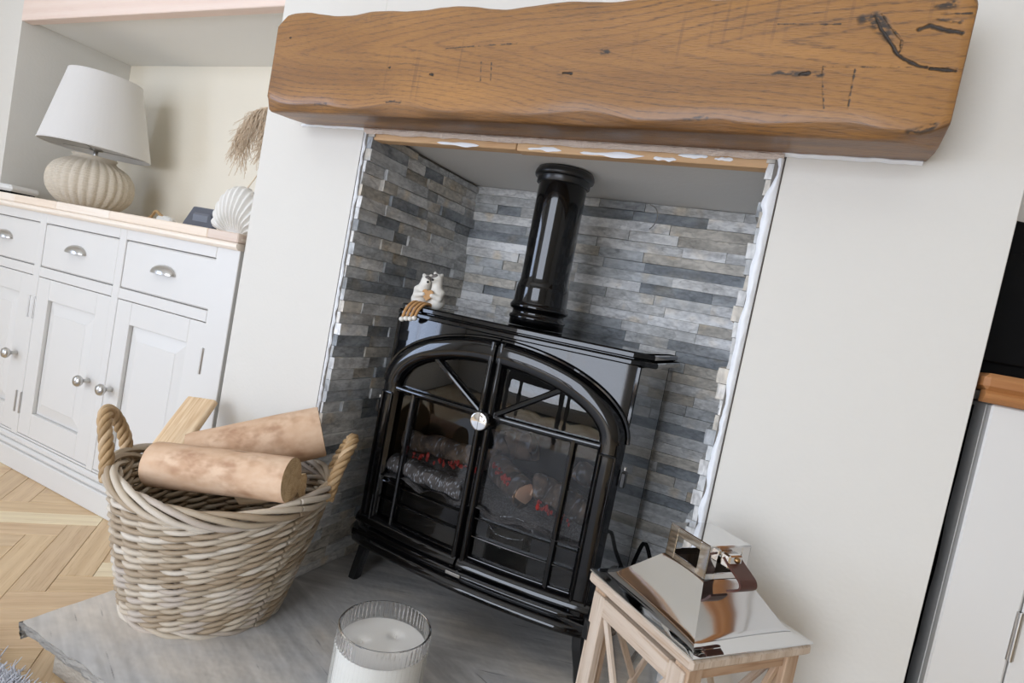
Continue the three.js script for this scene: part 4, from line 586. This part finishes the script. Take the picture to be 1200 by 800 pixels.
one('lamp_cord', 'twisted rope lamp cord lying on the sideboard right of the lamp', 'cord', tube([V(-2.17, 0.827, -0.30), V(-2.10, 0.834, -0.33), V(-2.03, 0.862, -0.31), V(-1.97, 0.85, -0.29), V(-1.94, 0.838, -0.3)], 0.005, 8, false, 40), std({ color: '#b9976a', roughness: 0.9 }));
{ const t = thing('cord_switch', 'small white inline switch on the lamp cord', 'switch', [-1.925, 0.8325, -0.28], 0.3); part(t, 'switch_body', cbox(-0.03, 0.03, -0.010, 0.014, -0.014, 0.014, 0.006), M.white); part(t, 'rocker', cbox(-0.01, 0.01, 0.012, 0.017, -0.007, 0.007, 0.002), M.white); }
{
  const t = thing('smart_display', 'dark grey tablet-like display leaning between the lamp and the shell vase', 'display', [-1.658, 0.8225, -0.197], 0.12);
  const g = cbox(-0.062, 0.062, 0, 0.078, -0.012, 0, 0.005), sc = cbox(-0.057, 0.057, 0.006, 0.072, -0.001, 0.001, 0.0004), bk = cbox(-0.035, 0.035, 0, 0.05, -0.05, -0.01, 0.006); for (const q of [g, sc]) { q.rotateX(-0.5); q.translate(0, 0.004, 0.0); }
  part(t, 'housing', [g, bk], std({ color: '#70747d', roughness: 0.5 })); part(t, 'screen', sc, phy({ color: '#555a66', roughness: 0.3, clearcoat: 0.6 }));
}
{
  const t = thing('shell_vase', 'white scallop shell vase at the right end of the sideboard', 'vase', [-1.527, 0.8225, -0.235], 0.3);
  const face = (s) => grid(160, 26, (u, v) => { const f = (u - 0.5) * 2.9, q = Math.pow(v, 0.9), r = 0.146 * q * (0.86 + 0.14 * Math.cos(f)), bul = 0.046 * Math.sqrt(Math.max(0, 1 - Math.pow(v, 2.4))) * sm(v, -0.25, 0.45) * Math.sqrt(Math.max(0.02, Math.cos(f * 0.9))); return V(Math.sin(f) * r * (0.62 + 0.08 * (1 - v)) + 0.02 * Math.sin(f) * (1 - q), 0.004 + Math.cos(f) * r, s * (0.003 + bul + 0.0042 * Math.cos(f * 26 / 2.9 * 3.1416) * sm(v, 0.02, 0.3))); }, 1, 1, s < 0);
  part(t, 'shell', [face(1), face(-1)], std({ color: '#f3f0ea', roughness: 0.5 })); part(t, 'foot', (() => { const g = lathe([[0.03, 0], [0.032, 0.006], [0.026, 0.014], [0.0001, 0.02]], 32); g.scale(1, 1, 0.9); return g; })(), M.white);
}
{
  const t = thing('pampas_stem', 'dried pampas plume drooping from behind the chimney breast over the shell vase', 'dried grass', [-1.47, 0.945, -0.235]), st = new THREE.CatmullRomCurve3([V(-0.06, 0, 0), V(0.01, 0.10, 0.0), V(0.045, 0.2, 0.01), V(0.03, 0.255, 0.02), V(-0.02, 0.24, 0.03), V(-0.05, 0.17, 0.03)]);
  const tan = std({ color: '#e0cbb0', roughness: 1 }); part(t, 'stem', new THREE.TubeGeometry(st, 50, 0.0018, 6), tan);
  const gs = []; for (let i = 0; i < 700; i++) { const k = rr(0.42, 1), p = st.getPointAt(k), dx = rr(-0.05, 0.012) - 0.02 * (1 - k), l = rr(0.03, 0.12) * (0.5 + k * 0.6); gs.push(new THREE.TubeGeometry(new THREE.CatmullRomCurve3([p, V(p.x + dx * 0.6, p.y - l * 0.3 + 0.014 * (1 - k), p.z + rr(-0.015, 0.015)), V(p.x + dx, p.y - l, p.z + rr(-0.03, 0.03))]), 5, rr(0.0004, 0.0009), 4)); }
  part(t, 'plume', gs, tan).userData.kind = 'stuff';
}
{ const t = thing('router', 'flat white device lying at the far left end of the sideboard', 'device', [-2.46, 0.8225, -0.09], 0.1); part(t, 'case', cbox(-0.075, 0.06, 0.010, 0.032, -0.05, 0.045, 0.008), M.white); part(t, 'foot_pad', cbox(-0.065, 0.05, 0, 0.0105, -0.04, 0.035, 0.002), M.blackMatt); }

// ------------------------------------------------------------------ behind the camera, seen mirrored in the stove
{
  const t = thing('sofa', 'pale grey fabric sofa along the right wall behind the camera', 'sofa', [1.9, 0, 1.6], -Math.PI / 2), fab = std({ color: '#c9c7c4', roughness: 1, bumpMap: linenBump, bumpScale: 0.0006 });
  part(t, 'base', cbox(-0.95, 0.95, 0.12, 0.40, -0.42, 0.45, 0.03), fab); part(t, 'back', cbox(-0.95, 0.95, 0.40, 0.82, 0.22, 0.45, 0.06), fab);
  for (const s of [-1, 1]) { part(t, 'arm', cbox(s > 0 ? 0.78 : -0.95, s > 0 ? 0.95 : -0.78, 0.40, 0.60, -0.42, 0.22, 0.04), fab); part(t, 'seat_cushion', cbox(s > 0 ? 0.01 : -0.77, s > 0 ? 0.77 : -0.01, 0.40, 0.52, -0.44, 0.2, 0.04), fab); }
  for (const x of [-0.85, 0.85]) for (const z of [-0.36, 0.38]) part(t, 'leg', cbox(x - 0.025, x + 0.025, 0, 0.12, z - 0.025, z + 0.025, 0.004), M.blackSatin);
}
{
  const t = thing('coffee_table', 'low wooden coffee table with turned grey legs by the garden doors', 'table', [-1.05, 0.0005, 2.55], 0.1);
  const greyLeg = std({ color: '#6d6a68', roughness: 0.5 }); part(t, 'tabletop', cbox(-0.45, 0.45, 0.38, 0.415, -0.28, 0.28, 0.006, 0), lathMat); part(t, 'apron', cbox(-0.40, 0.40, 0.31, 0.38, -0.23, 0.23, 0.004, 0), greyLeg);
  for (const x of [-0.39, 0.39]) for (const z of [-0.22, 0.22]) part(t, 'leg', (() => { const g = lathe([[0.022, 0], [0.03, 0.03], [0.02, 0.06], [0.033, 0.14], [0.022, 0.22], [0.034, 0.26], [0.034, 0.33], [0.0001, 0.331]], 24); g.translate(x, 0, z); return g; })(), greyLeg);
}

// ------------------------------------------------------------------ rug
{
  const t = thing('rug', 'white shaggy rug on the floor in the near left corner', 'rug', [-1.0, 0, 0.9]);
  part(t, 'pile', grid(150, 60, (u, v) => { const x = lerp(-0.9, 0.9, u), z = lerp(1.2, -0.462, v), e = Math.min(u, 1 - u, v, 1 - v); return V(x, e < 0.001 ? 0.001 : 0.014 + 0.006 * fbm(x * 30, z * 30, 1, 3), z + (v === 1 ? 0.004 * nz(x * 60) : 0)); }), std({ color: '#d9d9dc', roughness: 1 }));
  const strand = new THREE.CylinderGeometry(0.0006, 0.0018, 0.022, 4); strand.translate(0, 0.011, 0); const im = new THREE.InstancedMesh(strand, std({ color: '#e2e2e6', roughness: 1 }), 9000), m4 = new THREE.Matrix4(), qq = new THREE.Quaternion();
  for (let i = 0; i < 9000; i++) { qq.setFromEuler(new THREE.Euler(rr(-0.9, 0.9), rr(0, 6), rr(-0.9, 0.9))); m4.compose(V(rr(-0.75, 0.2), 0.008, rr(-0.462, -0.15)), qq, V(1, rr(0.6, 1.2), 1)); im.setMatrixAt(i, m4); } im.name = 'tuft'; im.userData.kind = 'stuff'; shade(im); t.add(im);
}

renderer.render(scene, camera);
